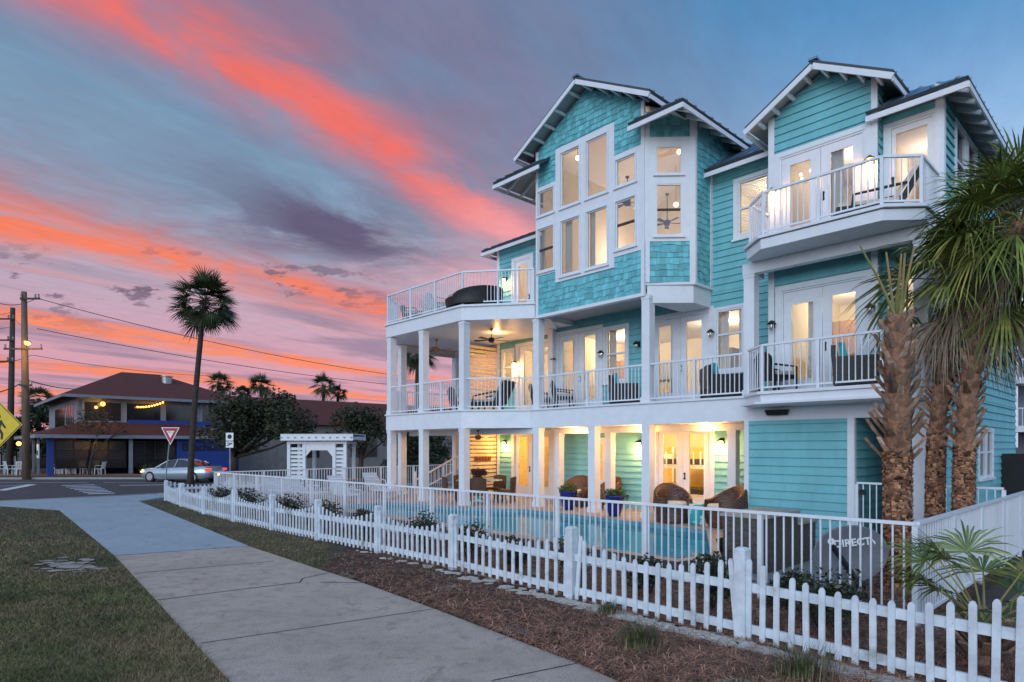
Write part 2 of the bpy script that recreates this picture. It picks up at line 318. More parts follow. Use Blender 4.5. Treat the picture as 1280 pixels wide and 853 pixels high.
class MB:
    """collects shapes and links them as ONE mesh object"""
    def __init__(s): s.v = []; s.f = []; s.mi = []; s.cur = 0
    def add(s, vs_, fs):
        b = len(s.v); s.v += [tuple(v) for v in vs_]
        for f in fs: s.f.append(tuple(b+i for i in f)); s.mi.append(s.cur)
    def quad(s, a, b, c, d): s.add((a, b, c, d), ((0, 1, 2, 3),))
    def poly(s, pts): s.add(pts, (tuple(range(len(pts))),))
    def box(s, x0, x1, y0, y1, z0, z1):
        s.add([(x, y, z) for z in (z0, z1) for y in (y0, y1) for x in (x0, x1)],
              ((0, 2, 3, 1), (4, 5, 7, 6), (0, 1, 5, 4), (2, 6, 7, 3), (0, 4, 6, 2), (1, 3, 7, 5)))
    def hexa(s, p):                                   # 8 corners: bottom ring then top ring
        s.add(p, ((3, 2, 1, 0), (4, 5, 6, 7), (0, 1, 5, 4), (1, 2, 6, 5), (2, 3, 7, 6), (3, 0, 4, 7)))
    def bar(s, p, q, w, h, up=(0, 0, 1)):             # rectangular bar from p to q
        p = Vector(p); q = Vector(q); d = (q-p).normalized(); up = Vector(up)
        if abs(d.dot(up)) > .98: up = Vector((1, 0, 0))
        a = d.cross(up).normalized()*w/2; b = a.cross(d).normalized()*h/2
        s.hexa([p-a-b, p+a-b, p+a+b, p-a+b, q-a-b, q+a-b, q+a+b, q-a+b])
    def tube(s, pts, rs, n=8, cap=True):
        pts = [Vector(p) for p in pts]
        if not isinstance(rs, (list, tuple)): rs = [rs]*len(pts)
        base = len(s.v); ref = Vector((0, 0, 1)); prev = None
        for i, p in enumerate(pts):
            d = (pts[min(i+1, len(pts)-1)] - pts[max(i-1, 0)]).normalized()
            if prev is None:
                a = d.cross(ref if abs(d.z) < .9 else Vector((1, 0, 0))).normalized()
            else:
                a = (prev - d*prev.dot(d)).normalized()
            prev = a; b = d.cross(a)
            for k in range(n):
                an = 2*pi*k/n; s.v.append(tuple(p + (a*cos(an) + b*sin(an))*rs[i]))
        for i in range(len(pts)-1):
            for k in range(n):
                k2 = (k+1) % n
                s.f.append((base+i*n+k, base+i*n+k2, base+(i+1)*n+k2, base+(i+1)*n+k)); s.mi.append(s.cur)
        if cap:
            s.f.append(tuple(base+k for k in reversed(range(n)))); s.mi.append(s.cur)
            s.f.append(tuple(base+(len(pts)-1)*n+k for k in range(n))); s.mi.append(s.cur)
    def lathe(s, prof, c=(0, 0, 0), n=16, a0=0.0, a1=2*pi, sx=1.0, sy=1.0):
        base = len(s.v); full = abs(a1-a0) > 6.28; cols = n if full else n+1
        for r, z in prof:
            for k in range(cols):
                an = a0 + (a1-a0)*k/n; s.v.append((c[0]+r*cos(an)*sx, c[1]+r*sin(an)*sy, c[2]+z))
        for i in range(len(prof)-1):
            for k in range(n):
                k2 = (k+1) % cols
                s.f.append((base+i*cols+k, base+i*cols+k2, base+(i+1)*cols+k2, base+(i+1)*cols+k)); s.mi.append(s.cur)
    def prism(s, poly, z0, z1):
        n = len(poly); s.add([(p[0], p[1], z0) for p in poly] + [(p[0], p[1], z1) for p in poly],
            [tuple(reversed(range(n))), tuple(range(n, 2*n))] + [(i, (i+1) % n, n+(i+1) % n, n+i) for i in range(n)])
    def ball(s, c, r, n=8, sx=1, sy=1, sz=1):
        s.lathe([(max(.001, r*sin(pi*i/6)), -r*cos(pi*i/6)*sz) for i in range(7)], c, n, sx=sx, sy=sy)
    def build(s, name, mats, parent=None, org=(0, 0, 0), smooth=False, link=True):
        me = bpy.data.meshes.new(name)
        o0 = org
        me.from_pydata([(v[0]-o0[0], v[1]-o0[1], v[2]-o0[2]) for v in s.v], [], s.f)
        if isinstance(mats, str): mats = [mats]
        for m_n in mats: me.materials.append(M[m_n])
        me.polygons.foreach_set('material_index', s.mi)
        if smooth: me.polygons.foreach_set('use_smooth', [True]*len(s.f))
        me.update()
        o = bpy.data.objects.new(name, me); COL.objects.link(o)
        if parent is not None: o.parent = parent
        return o

def tag(o, label, cat, group=None):
    o['label'] = label; o['category'] = cat
    if group: o['group'] = group
    return o
def structure(o, kind='structure'): o['kind'] = kind; return o
def thing(name, label, cat, loc, rz=0.0, group=None):
    o = bpy.data.objects.new(name, None); COL.objects.link(o)
    o.empty_display_size = .2
    o.location = loc; o.rotation_euler = (0, 0, rz)
    return tag(o, label, cat, group)
def copy_thing(root, loc, rz, label, group=None, scale=None):
    kids = {}
    for o in list(COL.objects):
        if o.parent is not None: kids.setdefault(o.parent.name, []).append(o)
    def rec(src, par):
        c = src.copy(); COL.objects.link(c)
        if par is not None: c.parent = par
        for ch in kids.get(src.name, []): rec(ch, c)
        return c
    r = rec(root, None)
    r.location = loc; r.rotation_euler = (0, 0, rz); r['label'] = label
    if group: r['group'] = group
    if scale: r.scale = (scale,)*3
    return r
def lamp(loc, power, col=(1.0, .72, .38), rad=.08):
    d = bpy.data.lights.new('lamp_light', 'POINT'); d.energy = power; d.color = col; d.shadow_soft_size = rad
    o = bpy.data.objects.new('lamp_light', d); COL.objects.link(o); o.location = loc; return o

# ------------------------------------------------------------ wall frames
class Fr:
    """vertical wall frame from A to B (s,t); outward normal on the right-hand side of A->B"""
    def __init__(s, A, B):
        s.A = A; s.len = sqrt((B[0]-A[0])**2 + (B[1]-A[1])**2)
        s.d = ((B[0]-A[0])/s.len, (B[1]-A[1])/s.len); s.n = (s.d[1], -s.d[0])
    def p(s, u, z, o=0.0): return (s.A[0]+s.d[0]*u+s.n[0]*o, s.A[1]+s.d[1]*u+s.n[1]*o, z)
    def box(s, mb, u0, u1, z0, z1, o0, o1):
        P = s.p; mb.hexa([P(u0, z0, o1), P(u1, z0, o1), P(u1, z0, o0), P(u0, z0, o0), P(u0, z1, o1), P(u1, z1, o1), P(u1, z1, o0), P(u0, z1, o0)])
def intervals(a, b, ops, z):
    iv = [(a, b)]
    for (u0, u1, z0, z1) in ops:
        if z0 < z < z1:
            nv = []
            for (x, y) in iv:
                if u1 <= x or u0 >= y: nv.append((x, y)); continue
                if u0 > x: nv.append((x, u0))
                if u1 < y: nv.append((u1, y))
            iv = nv
    return [(x, y) for x, y in iv if y-x > .004]
def lap_wall(mb, fr, z0, z1, ops=(), step=.185, out=.034, lo=None, hi=None):
    lo = lo or (lambda z: 0.0); hi = hi or (lambda z: fr.len)
    r = z0
    while r < z1-1e-4:
        r1 = min(r+step, z1)
        br = sorted({r, r1} | {z for o in ops for z in (o[2], o[3]) if r < z < r1})
        for a, b in zip(br, br[1:]):
            zm = (a+b)/2; off = lambda z: .004 + out*(1-(z-r)/step)
            for (x, y) in intervals(0, fr.len, ops, zm):
                xa, xb = max(x, lo(a)), max(x, lo(b)); ya, yb = min(y, hi(a)), min(y, hi(b))
                if ya-xa < .01 and yb-xb < .01: continue
                yb = max(yb, xb); ya = max(ya, xa)
                mb.quad(fr.p(xa, a, off(a)), fr.p(ya, a, off(a)), fr.p(yb, b, off(b)), fr.p(xb, b, off(b)))
                if a == r: mb.quad(fr.p(xa, a, 0), fr.p(ya, a, 0), fr.p(ya, a, off(a)), fr.p(xa, a, off(a)))
        r = r1
def shake_wall(mb, fr, z0, z1, ops=(), step=.165, lo=None, hi=None, seed=1):
    rr = random.Random(seed); lo = lo or (lambda z: 0.0); hi = hi or (lambda z: fr.len)
    r = z0
    # backing
    while r < z1-1e-4:
        r1 = min(r+step, z1); zm = (r+r1)/2
        br = sorted({r, r1} | {z for o in ops for z in (o[2], o[3]) if r < z < r1})
        for a, b in zip(br, br[1:]):
            for (x, y) in intervals(0, fr.len, ops, (a+b)/2):
                xa, xb = max(x, lo(a)), max(x, lo(b)); ya, yb = min(y, hi(a)), min(y, hi(b))
                if max(ya-xa, yb-xb) < .01: continue
                ya = max(ya, xa); yb = max(yb, xb)
                mb.quad(fr.p(xa, a, .002), fr.p(ya, a, .002), fr.p(yb, b, .002), fr.p(xb, b, .002))
        for (x, y) in intervals(0, fr.len, ops, zm):
            x = max(x, lo(zm)); y = min(y, hi(zm)); u = x
            while u < y-.01:
                w = rr.uniform(.08, .19); u1 = min(u+w, y)
                if y-u1 < .06: u1 = y
                dz = rr.choice((0, 0, -.025, .02)) if r > z0+.01 else 0.0
                a = r+dz; o = rr.uniform(.020, .030); b = r1+.01
                g = .006
                b = min(b, z1)
                if hi(b) < u1 or lo(b) > u: b = zm
                p = fr.p
                mb.add([p(u, a, o), p(u1-g, a, o), p(u1-g, b, .006), p(u, b, .006), p(u, a, 0), p(u1-g, a, 0), p(u1-g, b, 0), p(u, b, 0)],
                       ((0, 1, 2, 3), (4, 5, 1, 0), (1, 5, 6, 2), (4, 0, 3, 7)))
                u = u1
        r = r1
def flat_wall(mb, fr, z0, z1, ops=(), o=0.0, lo=None, hi=None):
    br = sorted({z0, z1} | {min(max(z, z0), z1) for q_ in ops for z in (q_[2], q_[3])})
    for a, b in zip(br, br[1:]):
        if b-a < 1e-4: continue
        for (x, y) in intervals(0, fr.len, ops, (a+b)/2):
            mb.quad(fr.p(x, a, o), fr.p(y, a, o), fr.p(y, b, o), fr.p(x, b, o))

# ------------------------------------------------------------ the beach house
HO = (-10.0, 17.0, 0.0)
house = thing('beach_house', 'three storey turquoise beach house with white balconies and lit windows beside the pool', 'house', L(*HO), HR)
def hb(mb, name, mats, parent=None, smooth=False): return mb.build(name, mats, parent or house, HO, smooth)

def window(fr, u0, u1, z0, z1, trim=.11, meet=None, name='window', sill=True, glass='glass', trim_o=.05, blind=False):
    mb = MB()
    if trim:
        fr.box(mb, u0-trim-.05, u0-.05, z0-trim, z1+trim+.02, 0, trim_o); fr.box(mb, u1+.05, u1+trim+.05, z0-trim, z1+trim+.02, 0, trim_o)
        fr.box(mb, u0-.05, u1+.05, z1+.05, z1+trim+.02, 0, trim_o-.003); fr.box(mb, u0-.05, u1+.05, z0-trim, z0-.05, 0, trim_o-.003)
        if sill: fr.box(mb, u0-trim-.08, u1+trim+.08, z0-trim-.05, z0-trim, -.01, trim_o+.04)
    w = hb(mb, name, 'trim_white') if trim else None
    ms = MB()
    fr.box(ms, u0-.05, u0, z0-.05, z1+.05, -.06, .03); fr.box(ms, u1, u1+.05, z0-.05, z1+.05, -.06, .03)
    fr.box(ms, u0, u1, z1, z1+.05, -.06, .028); fr.box(ms, u0, u1, z0-.05, z0, -.06, .028)
    if meet: fr.box(ms, u0, u1, meet-.025, meet+.025, -.05, .022)
    if w is None: w = hb(ms, name, 'trim_white')
    else: hb(ms, 'sash', 'trim_white', w)
    g = MB(); g.quad(fr.p(u0, z0, -.02), fr.p(u1, z0, -.02), fr.p(u1, z1, -.02), fr.p(u0, z1, -.02)); hb(g, 'pane', glass, w)
    if blind:
        b = MB(); z = z0+.02
        while z < z1-.02:
            b.quad(fr.p(u0, z, -.07), fr.p(u1, z, -.07), fr.p(u1, z+.03, -.095), fr.p(u0, z+.03, -.095)); z += .045
        hb(b, 'blind', 'blind', w)
    return w
def french_door(fr, u0, u1, z0, z1, panes, leaves=2, trim=.13, handle_u=None, head=None):
    """u0..u1 leaf extents; panes: list of (pu0,pu1,pz0,pz1)"""
    mb = MB(); h = z1+.03
    if trim:
        fr.box(mb, u0-.04-trim, u0-.04, z0, h+trim, 0, .05); fr.box(mb, u1+.04, u1+.04+trim, z0, h+trim, 0, .05)
        fr.box(mb, u0-.04, u1+.04, h+.02, h+trim, 0, .047)
    fr.box(mb, u0-.04, u0, z0, h+.02, -.07, .03); fr.box(mb, u1, u1+.04, z0, h+.02, -.07, .03); fr.box(mb, u0, u1, z1+.006, h+.02, -.07, .03)
    fr.box(mb, u0, u1, z0, z0+.03, -.07, .06)
    d = hb(mb, 'french_door', 'trim_white')
    w = (u1-u0)/leaves
    for i in range(leaves):
        a, b = u0+w*i+.005, u0+w*(i+1)-.005; pu0, pu1, pz0, pz1 = panes[i]
        ml = MB(); zb = z0+.035
        fr.box(ml, a, pu0, zb, z1, -.05, .008); fr.box(ml, pu1, b, zb, z1, -.05, .008)
        fr.box(ml, pu0, pu1, pz1, z1, -.05, .0075); fr.box(ml, pu0, pu1, zb, pz0, -.05, .0075)
        for (x0, x1, y0, y1) in ((pu0, pu0+.02, pz0, pz1), (pu1-.02, pu1, pz0, pz1), (pu0+.02, pu1-.02, pz1-.02, pz1), (pu0+.02, pu1-.02, pz0, pz0+.02)):
            fr.box(ml, x0, x1, y0, y1, .007, .02)
        hb(ml, 'door_leaf', 'trim_white', d)
        g = MB(); g.quad(fr.p(pu0, pz0, -.02), fr.p(pu1, pz0, -.02), fr.p(pu1, pz1, -.02), fr.p(pu0, pz1, -.02)); hb(g, 'pane', 'glass', d)
    hu = handle_u if handle_u is not None else u0+w+.06
    k = MB()
    for zz in (z0+.98, z0+1.12):
        c = fr.p(hu, zz, .008); e = fr.p(hu, zz, .055); k.tube([c, e], [.028, .022], 8)
    fr.box(k, hu-.02, hu+.02, z0+.95, z0+1.15, .0085, .016)
    hb(k, 'handle', 'bronze', d)
    return d
def railing(pts, z, h=1.02, gap=.115, ends=(True, True), mid=1.9):
    """white metal railing over the polyline pts (s,t) standing on height z"""
    mb = MB(); bal = MB(); posts = []
    for (a, b) in zip(pts, pts[1:]):
        A = Vector((a[0], a[1], 0)); B = Vector((b[0], b[1], 0)); ln = (B-A).length
        mb.bar((a[0], a[1], z+h-.02), (b[0], b[1], z+h-.02), .06, .045); bal.bar((a[0], a[1], z+.09), (b[0], b[1], z+.09), .03, .035)
        n = max(1, int(ln/gap)); ns = max(1, round(ln/mid))
        for i in range(1, n):
            p = A.lerp(B, i/n); bal.bar((p.x, p.y, z+.10), (p.x, p.y, z+h-.04), .019, .019)
        for i in range(1, ns):
            p = A.lerp(B, i/ns); posts.append((p.x, p.y))
    if ends[0]: posts.append(pts[0])
    if ends[1]: posts.append(pts[-1])
    posts += pts[1:-1]
    r = hb(mb, 'railing', 'rail_white'); hb(bal, 'baluster_panel', 'rail_white', r)
    for p in posts:
        k = MB(); k.box(p[0]-.028, p[0]+.028, p[1]-.028, p[1]+.028, z, z+h-.044); hb(k, 'post', 'rail_white', r)
    return r
def column(s0, t0, z0, z1, w=.25, base=True, cap=True):
    mb = MB(); mb.box(s0, s0+w, t0, t0+w, z0, z1)
    if base: mb.box(s0-.025, s0+w+.025, t0-.025, t0+w+.025, z0, z0+.14)
    if cap: mb.box(s0-.012, s0+w+.012, t0-.012, t0+w+.012, z1-.10, z1-.002)
    return hb(mb, 'column', 'trim_white')
def corner_trim(fr, u0, u1, z0, z1, o=.04, inner=0.0):
    mb = MB(); fr.box(mb, u0, u1, z0, z1, -.02, o); return hb(mb, 'corner_board', 'trim_white')
def roof_plane(mb, pts, th=.07, seams=True, up=(0, 0, 1)):
    """pts: eave a, eave b, then upper points back to a; slab plus standing seams; material 0 metal, 1 underside"""
    P = [Vector(p) for p in pts]; n = (P[1]-P[0]).cross(P[-1]-P[0]).normalized()
    if n.z < 0: n = -n
    Q = [p - n*th for p in P]
    mb.cur = 0; mb.poly(P); mb.cur = 2
    for i in range(len(P)):
        j = (i+1) % len(P); mb.quad(P[i], P[j], Q[j], Q[i])
    mb.cur = 1; mb.poly(list(reversed(Q)))
    if seams:
        mb.cur = 0; e = (P[1]-P[0]); ln = e.length; e.normalize(); sl = n.cross(e)
        if sl.z < 0: sl = -sl
        k = .2
        while k < ln:
            a = P[0]+e*k; best = 0
            for i in range(1, len(P)):                  # run up the slope until the outline is met
                p0, p1 = P[i], P[(i+1) % len(P)]
                c0, c1 = (p0-P[0]).dot(e), (p1-P[0]).dot(e)
                if abs(c1-c0) > 1e-6 and min(c0, c1) <= k <= max(c0, c1):
                    f = (k-c0)/(c1-c0); best = max(best, (p0.lerp(p1, f)-P[0]).dot(sl))
            if best > .1: mb.bar(a+n*.016, a+sl*best+n*.016, .03, .032, up=n)
            k += .41
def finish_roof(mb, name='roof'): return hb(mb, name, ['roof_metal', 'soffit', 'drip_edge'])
def fascia(roof, p, q, h=.115, w=.035, drop=.145):
    mb = MB(); p = Vector(p); q = Vector(q); mb.bar(p-Vector((0, 0, drop)), q-Vector((0, 0, drop)), w, h); hb(mb, 'fascia', 'trim_white', roof)
def tail(roof, p, q, w=.05, h=.085):
    mb = MB(); mb.bar(p, q, w, h); hb(mb, 'rafter_tail', 'trim_white', roof)

D2, D2B, C2 = 3.27, 2.68, 6.12           # second floor, its fascia foot, ceiling over it
D3, G0 = 6.62, .20                       # third floor, pool deck
# --- wall frames
BAY = Fr((-13.62, 13.8), (-9.62, 13.8)); CHF = Fr((-9.62, 13.8), (-8.70, 14.72)); BSD = Fr((-8.70, 14.72), (-8.70, 19.0))
MID = Fr((-14.60, 15.65), (-6.40, 15.65)); LFT = Fr((-18.25, 16.3), (-14.60, 16.3)); GAB = Fr((-6.57, 14.5), (-4.29, 14.5))
GSD = Fr((-4.29, 14.5), (-4.29, 14.8)); RGT = Fr((-4.29, 14.8), (-3.20, 14.8)); RSD = Fr((-3.20, 14.8), (-3.20, 23.0))
RLO = Fr((-3.20, 14.05), (-3.20, 23.0)); STO = Fr((-6.82, 13.8), (-4.53, 13.8)); STS = Fr((-4.53, 13.8), (-4.53, 18.0))
STB = Fr((-4.53, 18.0), (-3.2, 18.0))
def U(fr, s): return (s-fr.A[0])/fr.d[0] if abs(fr.d[0]) > .1 else s-fr.A[1]

# --- openings
bay_big = [(U(BAY, a), U(BAY, b), z0, z1) for a, b in ((-12.59, -11.86), (-11.59, -10.84)) for z0, z1 in ((9.24, 10.86), (7.21, 8.82))]
bay_l = [(U(BAY, -13.54), U(BAY, -12.88), 9.24, 9.98), (U(BAY, -13.54), U(BAY, -12.88), 7.51, 8.82)]
bay_r = [(U(BAY, -10.54), U(BAY, -9.89), 9.24, 9.96), (U(BAY, -10.54), U(BAY, -9.89), 7.52, 8.82)]
bay_ops = bay_big + bay_l + bay_r
def gable(fr, zc, zl, c):      # outline limits of a gable with corner height zl and peak zc at u=c
    half = fr.len-c if c > fr.len/2 else c
    return (lambda z: 0.0 if z <= zl else c*min(1, (z-zl)/(zc-zl))), (lambda z: fr.len if z <= zl else fr.len-(fr.len-c)*min(1, (z-zl)/(zc-zl)))
mb = MB(); lo, hi = gable(BAY, 12.42, 11.28, 1.97)
white_zone = [(U(BAY, -12.81), U(BAY, -10.60), 7.04, 11.06), (0, U(BAY, -12.81), 7.38, 10.12), (U(BAY, -10.60), BAY.len, 7.32, 10.12)]
shake_wall(mb, BAY, 6.16, 12.42, white_zone, lo=lo, hi=hi, seed=3)
kc = sqrt(2)
ch_win = [(.212*kc, .688*kc, 9.31, 10.04), (.212*kc, .688*kc, 7.68, 9.04)]
shake_wall(mb, CHF, 6.43, 7.52, seed=5); shake_wall(mb, CHF, 10.28, 10.95, seed=6)
shake_wall(mb, BSD, 6.43, 10.9, seed=9)
hb(mb, 'shingle_wall', 'shingle')
# white window field of the bay, pierced by its windows
mb = MB()
for (a, b, z0, z1) in white_zone:
    br = sorted({z0, z1} | {z for o in bay_ops for z in (o[2], o[3]) if z0 < z < z1})
    for za, zb in zip(br, br[1:]):
        for (x, y) in intervals(a, b, bay_ops, (za+zb)/2): BAY.box(mb, x, y, za, zb, -.05, .034)
br = sorted({7.52, 10.28} | {z for o in ch_win for z in (o[2], o[3])})
for za, zb in zip(br, br[1:]):
    for (x, y) in intervals(0, CHF.len, ch_win, (za+zb)/2): CHF.box(mb, x, y, za, zb, -.05, .026)
hb(mb, 'window_surround', 'trim_white')
for i, (a, b, z0, z1) in enumerate(bay_ops):
    mtr = MB(); e = .045
    for (x0, x1, y0, y1) in ((a-e, a, z0-e, z1+e), (b, b+e, z0-e, z1+e), (a, b, z1, z1+e), (a, b, z0-e, z0)): BAY.box(mtr, x0+.001, x1-.001, y0, y1, .0345, .062)
    BAY.box(mtr, a-.07, b+.07, z0-e-.035, z0-e, .0345, .085)
    w = hb(mtr, 'window', 'trim_white')
    ms = MB()
    for (x0, x1, y0, y1) in ((a, a+.035, z0, z1), (b-.035, b, z0, z1), (a+.035, b-.035, z1-.035, z1), (a+.035, b-.035, z0, z0+.035)): BAY.box(ms, x0, x1, y0, y1, -.03, .02)
    hb(ms, 'sash', 'trim_white', w)
    if z1-z0 > 1.2 and (a < .8 or a > 3):
        m2 = MB(); BAY.box(m2, a+.035, b-.035, 8.14, 8.20, -.035, .018); hb(m2, 'meeting_rail', 'furn_dark', w)
    g = MB(); g.quad(BAY.p(a, z0, -.01), BAY.p(b, z0, -.01), BAY.p(b, z1, -.01), BAY.p(a, z1, -.01)); hb(g, 'pane', 'glass', w)
for (a, b, z0, z1) in ch_win:
    ms = MB()
    for (x0, x1, y0, y1) in ((a, a+.03, z0, z1), (b-.03, b, z0, z1), (a+.03, b-.03, z1-.03, z1), (a+.03, b-.03, z0, z0+.03)): CHF.box(ms, x0, x1, y0, y1, -.04, .015)
    CHF.box(ms, a-.08, b+.08, z0-.07, z0-.02, .0265, .08)
    w = hb(ms, 'window', 'trim_white')
    if z1-z0 > 1: m2 = MB(); CHF.box(m2, a+.03, b-.03, 8.34, 8.39, -.035, .016); hb(m2, 'meeting_rail', 'furn_dark', w)
    g = MB(); g.quad(CHF.p(a, z0, -.01), CHF.p(b, z0, -.01), CHF.p(b, z1, -.01), CHF.p(a, z1, -.01)); hb(g, 'pane', 'glass', w)
corner_trim(BAY, -.02, .08, 6.16, 11.25); corner_trim(BAY, BAY.len-.085, BAY.len+.02, 6.16, 11.25, .045)
corner_trim(CHF, .02, .13, 6.43, 10.95, .035); corner_trim(CHF, CHF.len-.12, CHF.len+.03, 6.43, 10.9, .036); corner_trim(BSD, .0, .1, 6.43, 10.85, .034)
corner_trim(BSD, .80, .93, 6.43, 9.7, .036)
mb = MB(); BAY.box(mb, -.03, BAY.len+.02, 6.08, 6.17, -.15, .05); hb(mb, 'skirt_board', 'trim_white')
mb = MB(); mb.prism([(-9.58, 13.86), (-8.72, 14.72), (-8.72, 15.7), (-9.58, 15.7)], 5.90, 6.40); hb(mb, 'bay_floor', 'trim_white')
mb = MB(); mb.prism([(-9.66, 13.76), (-8.65, 14.70), (-8.65, 15.64), (-8.72, 15.64), (-8.72, 14.73), (-9.66, 13.83)], 6.37, 6.435); hb(mb, 'ledge', 'trim_white')
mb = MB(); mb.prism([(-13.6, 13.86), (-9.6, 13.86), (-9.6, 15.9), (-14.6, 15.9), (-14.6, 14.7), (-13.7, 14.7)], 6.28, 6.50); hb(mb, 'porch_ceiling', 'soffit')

# --- horizontal siding walls
dA = (U(MID, -14.36), U(MID, -12.64), D2, 5.83); wA = (U(MID, -12.30), U(MID, -11.62), 4.2, 5.75)
dB = (U(MID, -10.56), U(MID, -8.80), D2, 5.78); wB = (U(MID, -8.50), U(MID, -7.84), 4.2, 5.74)
w3 = (U(MID, -7.88), U(MID, -7.16), 7.72, 9.05)
mb = MB()
pad = lambda o, k=.04: (o[0]-k, o[1]+k, o[2]-(0 if o[2] in (D2, G0, D3) else k), o[3]+k)
lap_wall(mb, MID, D2, 6.30, [pad(dA), pad(wA), pad(dB), pad(wB)]); 
MIDU = Fr((-8.72, 15.65), (-6.40, 15.65)); w3u = (w3[0]-5.88, w3[1]-5.88, w3[2], w3[3])
lap_wall(mb, MIDU, 6.30, 9.72, [pad(w3u)])
dL = (U(LFT, -17.02), U(LFT, -15.28), D2, 5.83); wL = (U(LFT, -17.85), U(LFT, -17.42), 4.62, 5.74); d3 = (U(LFT, -17.25), U(LFT, -16.42), D3, 9.12)
lap_wall(mb, LFT, D2, 6.12, [pad(dL), pad(wL)]); lap_wall(mb, LFT, D3, 10.0, [pad(d3)])
dG2 = (U(GAB, -6.24), U(GAB, -4.51), D2, 5.66); dG3 = (U(GAB, -6.28), U(GAB, -4.55), D3, 8.78)
lap_wall(mb, GAB, D2, 6.40, [pad(dG2)])
lo, hi = gable(GAB, 10.42, 9.80, GAB.len/2); lap_wall(mb, GAB, D3-.2, 10.42, [pad(dG3)], lo=lo, hi=hi)
lap_wall(mb, GSD, D2, 9.9)
dR = (U(RGT, -4.10), U(RGT, -3.36), D3, 8.78); wR2 = (U(RGT, -4.0), U(RGT, -3.42), 4.0, 5.7)
lap_wall(mb, RGT, D2, 6.40, [pad(wR2)]); lap_wall(mb, RGT, D3-.2, 9.25, [pad(dR)])
wS = [(U(RSD, 15.87), U(RSD, 16.59), 7.6, 9.0-.12), (U(RSD, 16.94), U(RSD, 17.62), 7.6, 8.88)]
lap_wall(mb, RSD, 3.2, 9.25, [pad(o) for o in wS])
wLo = [(U(RLO, 18.1), U(RLO, 18.75), 1.40, 2.45), (U(RLO, 18.9), U(RLO, 19.55), 1.40, 2.45)]
lap_wall(mb, RLO, 0, 3.2, [pad(o) for o in wLo])
lap_wall(mb, STO, 0, 2.68); lap_wall(mb, STS, 0, 2.68); lap_wall(mb, STB, 0, 2.68)
# ground floor
dG = (U(MID, -10.42), U(MID, -8.78), G0, 2.58); wG = (U(MID, -12.83), U(MID, -12.48), .99, 2.24)
d1a = (U(LFT, -17.25), U(LFT, -16.38), G0, 2.62); d1b = (U(LFT, -16.12), U(LFT, -15.30), G0, 2.62)
lap_wall(mb, MID, G0, 2.68, [pad(dG), pad(wG)]); lap_wall(mb, LFT, G0, 2.68, [pad(d1a), pad(d1b)])
LSD = Fr((-18.25, 22.0), (-18.25, 16.3)); lap_wall(mb, LSD, 0, 10.0)
BCK = Fr((-3.2, 23.0), (-18.25, 22.0)); lap_wall(mb, BCK, 0, 9.4, step=.37)
hb(mb, 'siding_wall', 'siding')
for fr, a, b, z0, z1 in ((MID, -.02, .11, D2, 6.3), (MID, -.02, .11, G0, 2.68), (LFT, -.02, .12, D2, 6.12), (LFT, -.02, .12, D3, 9.95), (LFT, -.02, .12, G0, 2.68),
                         (GAB, -.02, .12, D2, 9.85), (GAB, GAB.len-.1, GAB.len+.02, D2, 9.85), (RGT, RGT.len-.11, RGT.len+.02, D2, 9.2), (RSD, -.02, .12, D2, 9.2),
                         (STO, -.02, .09, 0, 2.68), (STO, STO.len-.09, STO.len+.02, 0, 2.68), (STS, -.02, .1, 0, 2.68)):
    corner_trim(fr, a, b, z0, z1)
# doors and windows with their glass
def pn(fr, a, b, z0, z1): return (U(fr, a), U(fr, b), z0, z1)
french_door(MID, *dA, [pn(MID, -14.19, -13.68, 3.62, 5.64), pn(MID, -13.28, -12.77, 3.62, 5.73)])
window(MID, *wA, meet=5.0)
french_door(MID, *dB, [pn(MID, -10.41, -9.92, 3.62, 5.63), pn(MID, -9.50, -8.99, 3.62, 5.64)])
window(MID, *wB, meet=5.12)
window(MID, *w3, trim=.13, meet=8.38, blind=True)
french_door(LFT, *dL, [pn(LFT, -16.78, -16.30, 3.62, 5.70), pn(LFT, -15.95, -15.42, 3.62, 5.70)])
window(LFT, *wL, meet=5.15)
french_door(LFT, *d3, [pn(LFT, -17.08, -16.58, 7.0, 8.95)], leaves=1, handle_u=U(LFT, -16.48))
french_door(GAB, *dG2, [pn(GAB, -6.07, -5.55, 3.62, 5.38), pn(GAB, -5.19, -4.68, 3.62, 5.44)], trim=.14)
french_door(GAB, *dG3, [pn(GAB, -6.10, -5.61, 6.95, 8.60), pn(GAB, -5.22, -4.73, 6.95, 8.60)])
french_door(RGT, *dR, [pn(RGT, -4.03, -3.43, 6.9, 8.67)], leaves=1, trim=.10, handle_u=U(RGT, -4.07))
window(RGT, *wR2, meet=4.9)
for o in wS: window(RSD, *o, glass='glass_dark', meet=8.2)
for o in wLo: window(RLO, *o, trim=.08, glass='glass_dark', meet=1.95)
french_door(MID, *dG, [pn(MID, -10.27, -9.78, .62, 2.46), pn(MID, -9.41, -8.92, .62, 2.46)])
window(MID, *wG, meet=1.66)
french_door(LFT, *d1a, [pn(LFT, -17.07, -16.56, .6, 2.46)], leaves=1, handle_u=U(LFT, -16.46))
french_door(LFT, *d1b, [pn(LFT, -15.95, -15.47, .6, 2.46)], leaves=1, handle_u=U(LFT, -16.04))

